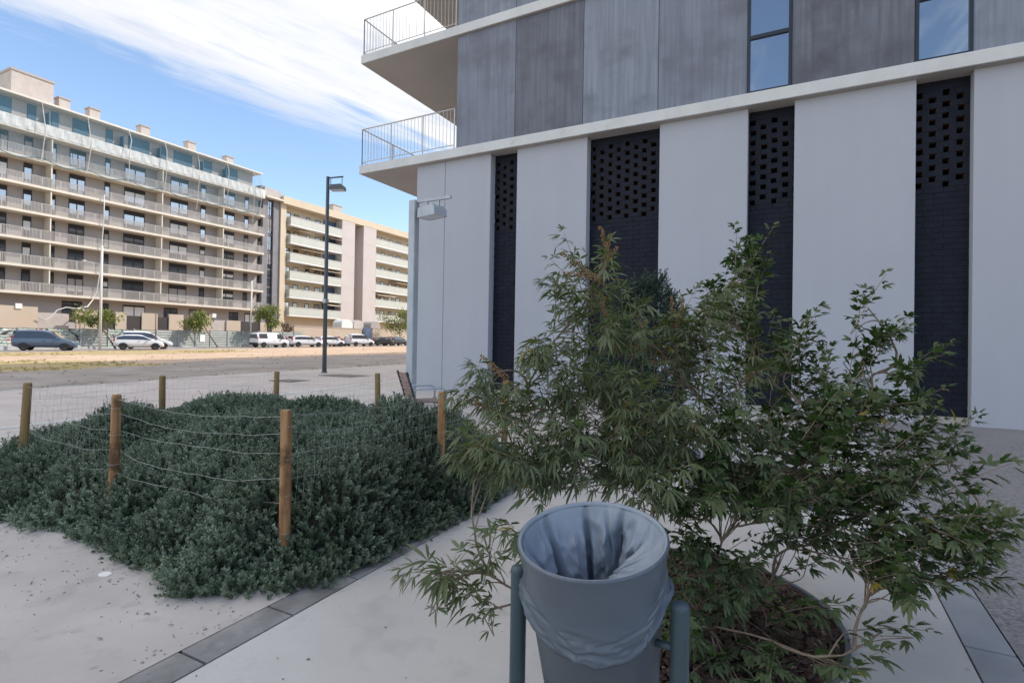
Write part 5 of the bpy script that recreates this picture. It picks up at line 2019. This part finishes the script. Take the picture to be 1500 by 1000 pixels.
# ------------------------------------------------------------------ slatted chair, bollard
ch = thing('outdoor_chair', (-5.75, 7.35, g(7.35)), 'slatted wooden chair with bright steel armrests, beyond the fenced bed', 'chair', rotz=-math.radians(37))
# local frame: +Y = the way the sitter faces
for i in range(6):
    y = -.02 + .085 * i
    MB().box(-.30, .30, y, y + .07, .42, .445).build('seat_slat', M['bench_wood'], ch, local=True, bevel=.006)
for i in range(6):
    z = .47 + .075 * i
    MB().box(-.30, .30, -.08 - .022 * i, -.055 - .022 * i, z, z + .062).build('back_slat', M['bench_wood'], ch, local=True, bevel=.006)
for s in (-1, 1):
    x = s * .315
    MB().tube([(x, .46, 0), (x, .46, .62), (x, .40, .66), (x, -.02, .66), (x, -.10, .60)], .016, 8).build('armrest', M['steel'], ch, local=True)
    MB().tube([(x, -.06, 0), (x, -.05, .42), (x, -.215, .93)], .018, 8).build('frame', M['black'], ch, local=True)
MB().box(-.30, .30, .05, .09, .39, .42).box(-.30, .30, .36, .40, .39, .42).build('rail', M['black'], ch, local=True)
bl = thing('bollard', (-5.75, 9.6, g(9.6)), 'short square grey bollard by the foot of the pale wall', 'bollard')
MB().box(-5.83, -5.67, 9.52, 9.68, g(9.6), g(9.6) + .52).build('post', M['galv'], bl, bevel=.012)
box('cap', M['lamp_dark'], bl, -5.84, -5.66, 9.51, 9.69, g(9.6) + .521, g(9.6) + .545)


# ------------------------------------------------------------------ street trees
def street_tree(x, y, h, cr, cz, ch_, lean, label, seed, n=900, name='street_tree', mat='leaf_far', ls=.27):
    r = np.random.default_rng(seed)
    t = thing(name, (x, y, g(y)), label, 'tree')
    z0 = g(y)
    mb = MB()
    tx, ty = x + lean[0], y + lean[1]
    mb.tube([(x, y, z0), (x + lean[0] * .5, y + lean[1] * .5, z0 + cz * .5), (tx, ty, z0 + cz)], [.09, .07, .05], 8)
    cl = []
    for _ in range(13):
        v = unit(r.normal(0, 1, 3)) * r.uniform(.35, .95)
        c = np.array([tx + v[0] * cr, ty + v[1] * cr, z0 + cz + v[2] * ch_])
        cl.append((c, r.uniform(.34, .56) * cr, r.uniform(0, 1)))
        mb.tube([(tx, ty, z0 + cz - ch_ * .55), tuple((np.array([tx, ty, z0 + cz]) + c) / 2), tuple(c)], [.04, .025, .01], 5)
    mb.build('trunk', M['stem'], t)
    L = Leaves()
    for _ in range(n):
        c, s_, tn = cl[r.integers(0, len(cl))]
        p = c + unit(r.normal(0, 1, 3)) * s_ * r.uniform(.3, 1.1) * [1, 1, .85]
        L.add(p, r.normal(0, 1, 3) + [0, 0, -.3], r.normal(0, .6, 3) + [0, 0, 1], ls * r.uniform(.6, 1.2), ls * .32, min(1, max(0, tn + r.normal(0, .25))), .3)
    L.build('crown', M[mat], t)
    return t


street_tree(-60.5, 29.6, 4, 1.75, 2.9, .95, (-.3, -1.6), 'ragged low street tree on a leaning thin trunk behind the white hatchback', 61, 900)
street_tree(-60.8, 40.6, 4.2, 1.75, 3.1, 1.25, (-.2, -2.1), 'bushy street tree on a steeply leaning trunk by the notice on the hoarding', 62, 1300)
street_tree(-60.3, 44.2 + 2.9, 5, 1.7, 3.8, 1.65, (0, -.3), 'upright leafy street tree left of the boxy white van', 63, 1400)
street_tree(-60.0, 73.0, 5.5, 2.9, 3.9, 1.7, (0, -1.0), 'dark round street tree above the dark estate car, beside the near building', 64, 2000, ls=.26)
street_tree(-66.8, 54.9, 3, 1.1, 2.6, 1.0, (0, 0), 'dry reddish bush above the garden wall between the two blocks', 65, 500, name='garden_bush', mat='litter_leaf')

# ------------------------------------------------------------------ small debris on the paving
rr = np.random.default_rng(90)
L = Leaves()
for _ in range(230):
    q = rr.random()
    if q < .45:
        x, y = rr.uniform(-7, -2.7), 2.05 - abs(rr.normal(0, .35))
    elif q < .75:
        x, y = rr.normal(-.6, 1.3), rr.normal(3.2, 1.1)
    else:
        x, y = rr.uniform(-9, 3), rr.uniform(.8, 9)
    if -7 < x < -2.7 and 2.1 < y < 5.6:
        continue
    L.add(np.array([x, y, g(y) + .034]), np.array([rr.normal(), rr.normal(), .05]), np.array([rr.normal(0, .3), rr.normal(0, .3), 1]), rr.uniform(.012, .045), rr.uniform(.002, .006), rr.uniform(), -.1)
o = L.build('fallen_leaves', M['litter_leaf'], None)
tag(o, 'dry brown leaf bits scattered over the pale paving', kind='stuff')
mb = MB()
for _ in range(650):
    if rr.random() < .22:
        x, y = rr.uniform(-9, 3), rr.uniform(.6, 10)
    else:
        x, y = (-2.57 + rr.normal(0, .16), rr.uniform(.8, 6)) if rr.random() < .5 else (rr.uniform(-7, -2.6), 2.0 - abs(rr.normal(0, .3)))
    if -7 < x < -2.7 and 2.1 < y < 5.6:
        continue
    q = abs(rr.normal(.003, .003)) + .0015
    z = g(y) + .031
    a0 = rr.uniform(0, 6)
    pts = [(x + q * math.cos(a0 + a) * rr.uniform(.6, 1.4), y + q * math.sin(a0 + a) * rr.uniform(.6, 1.4), z) for a in (0, 1.6, 3.1, 4.7)]
    mb.add(pts + [(x, y, z + q * .8)], [(0, 1, 4), (1, 2, 4), (2, 3, 4), (3, 0, 4)])
tag(mb.build('grit', M['strip_dark']), 'small dark grit scattered over the pale paving', kind='stuff')
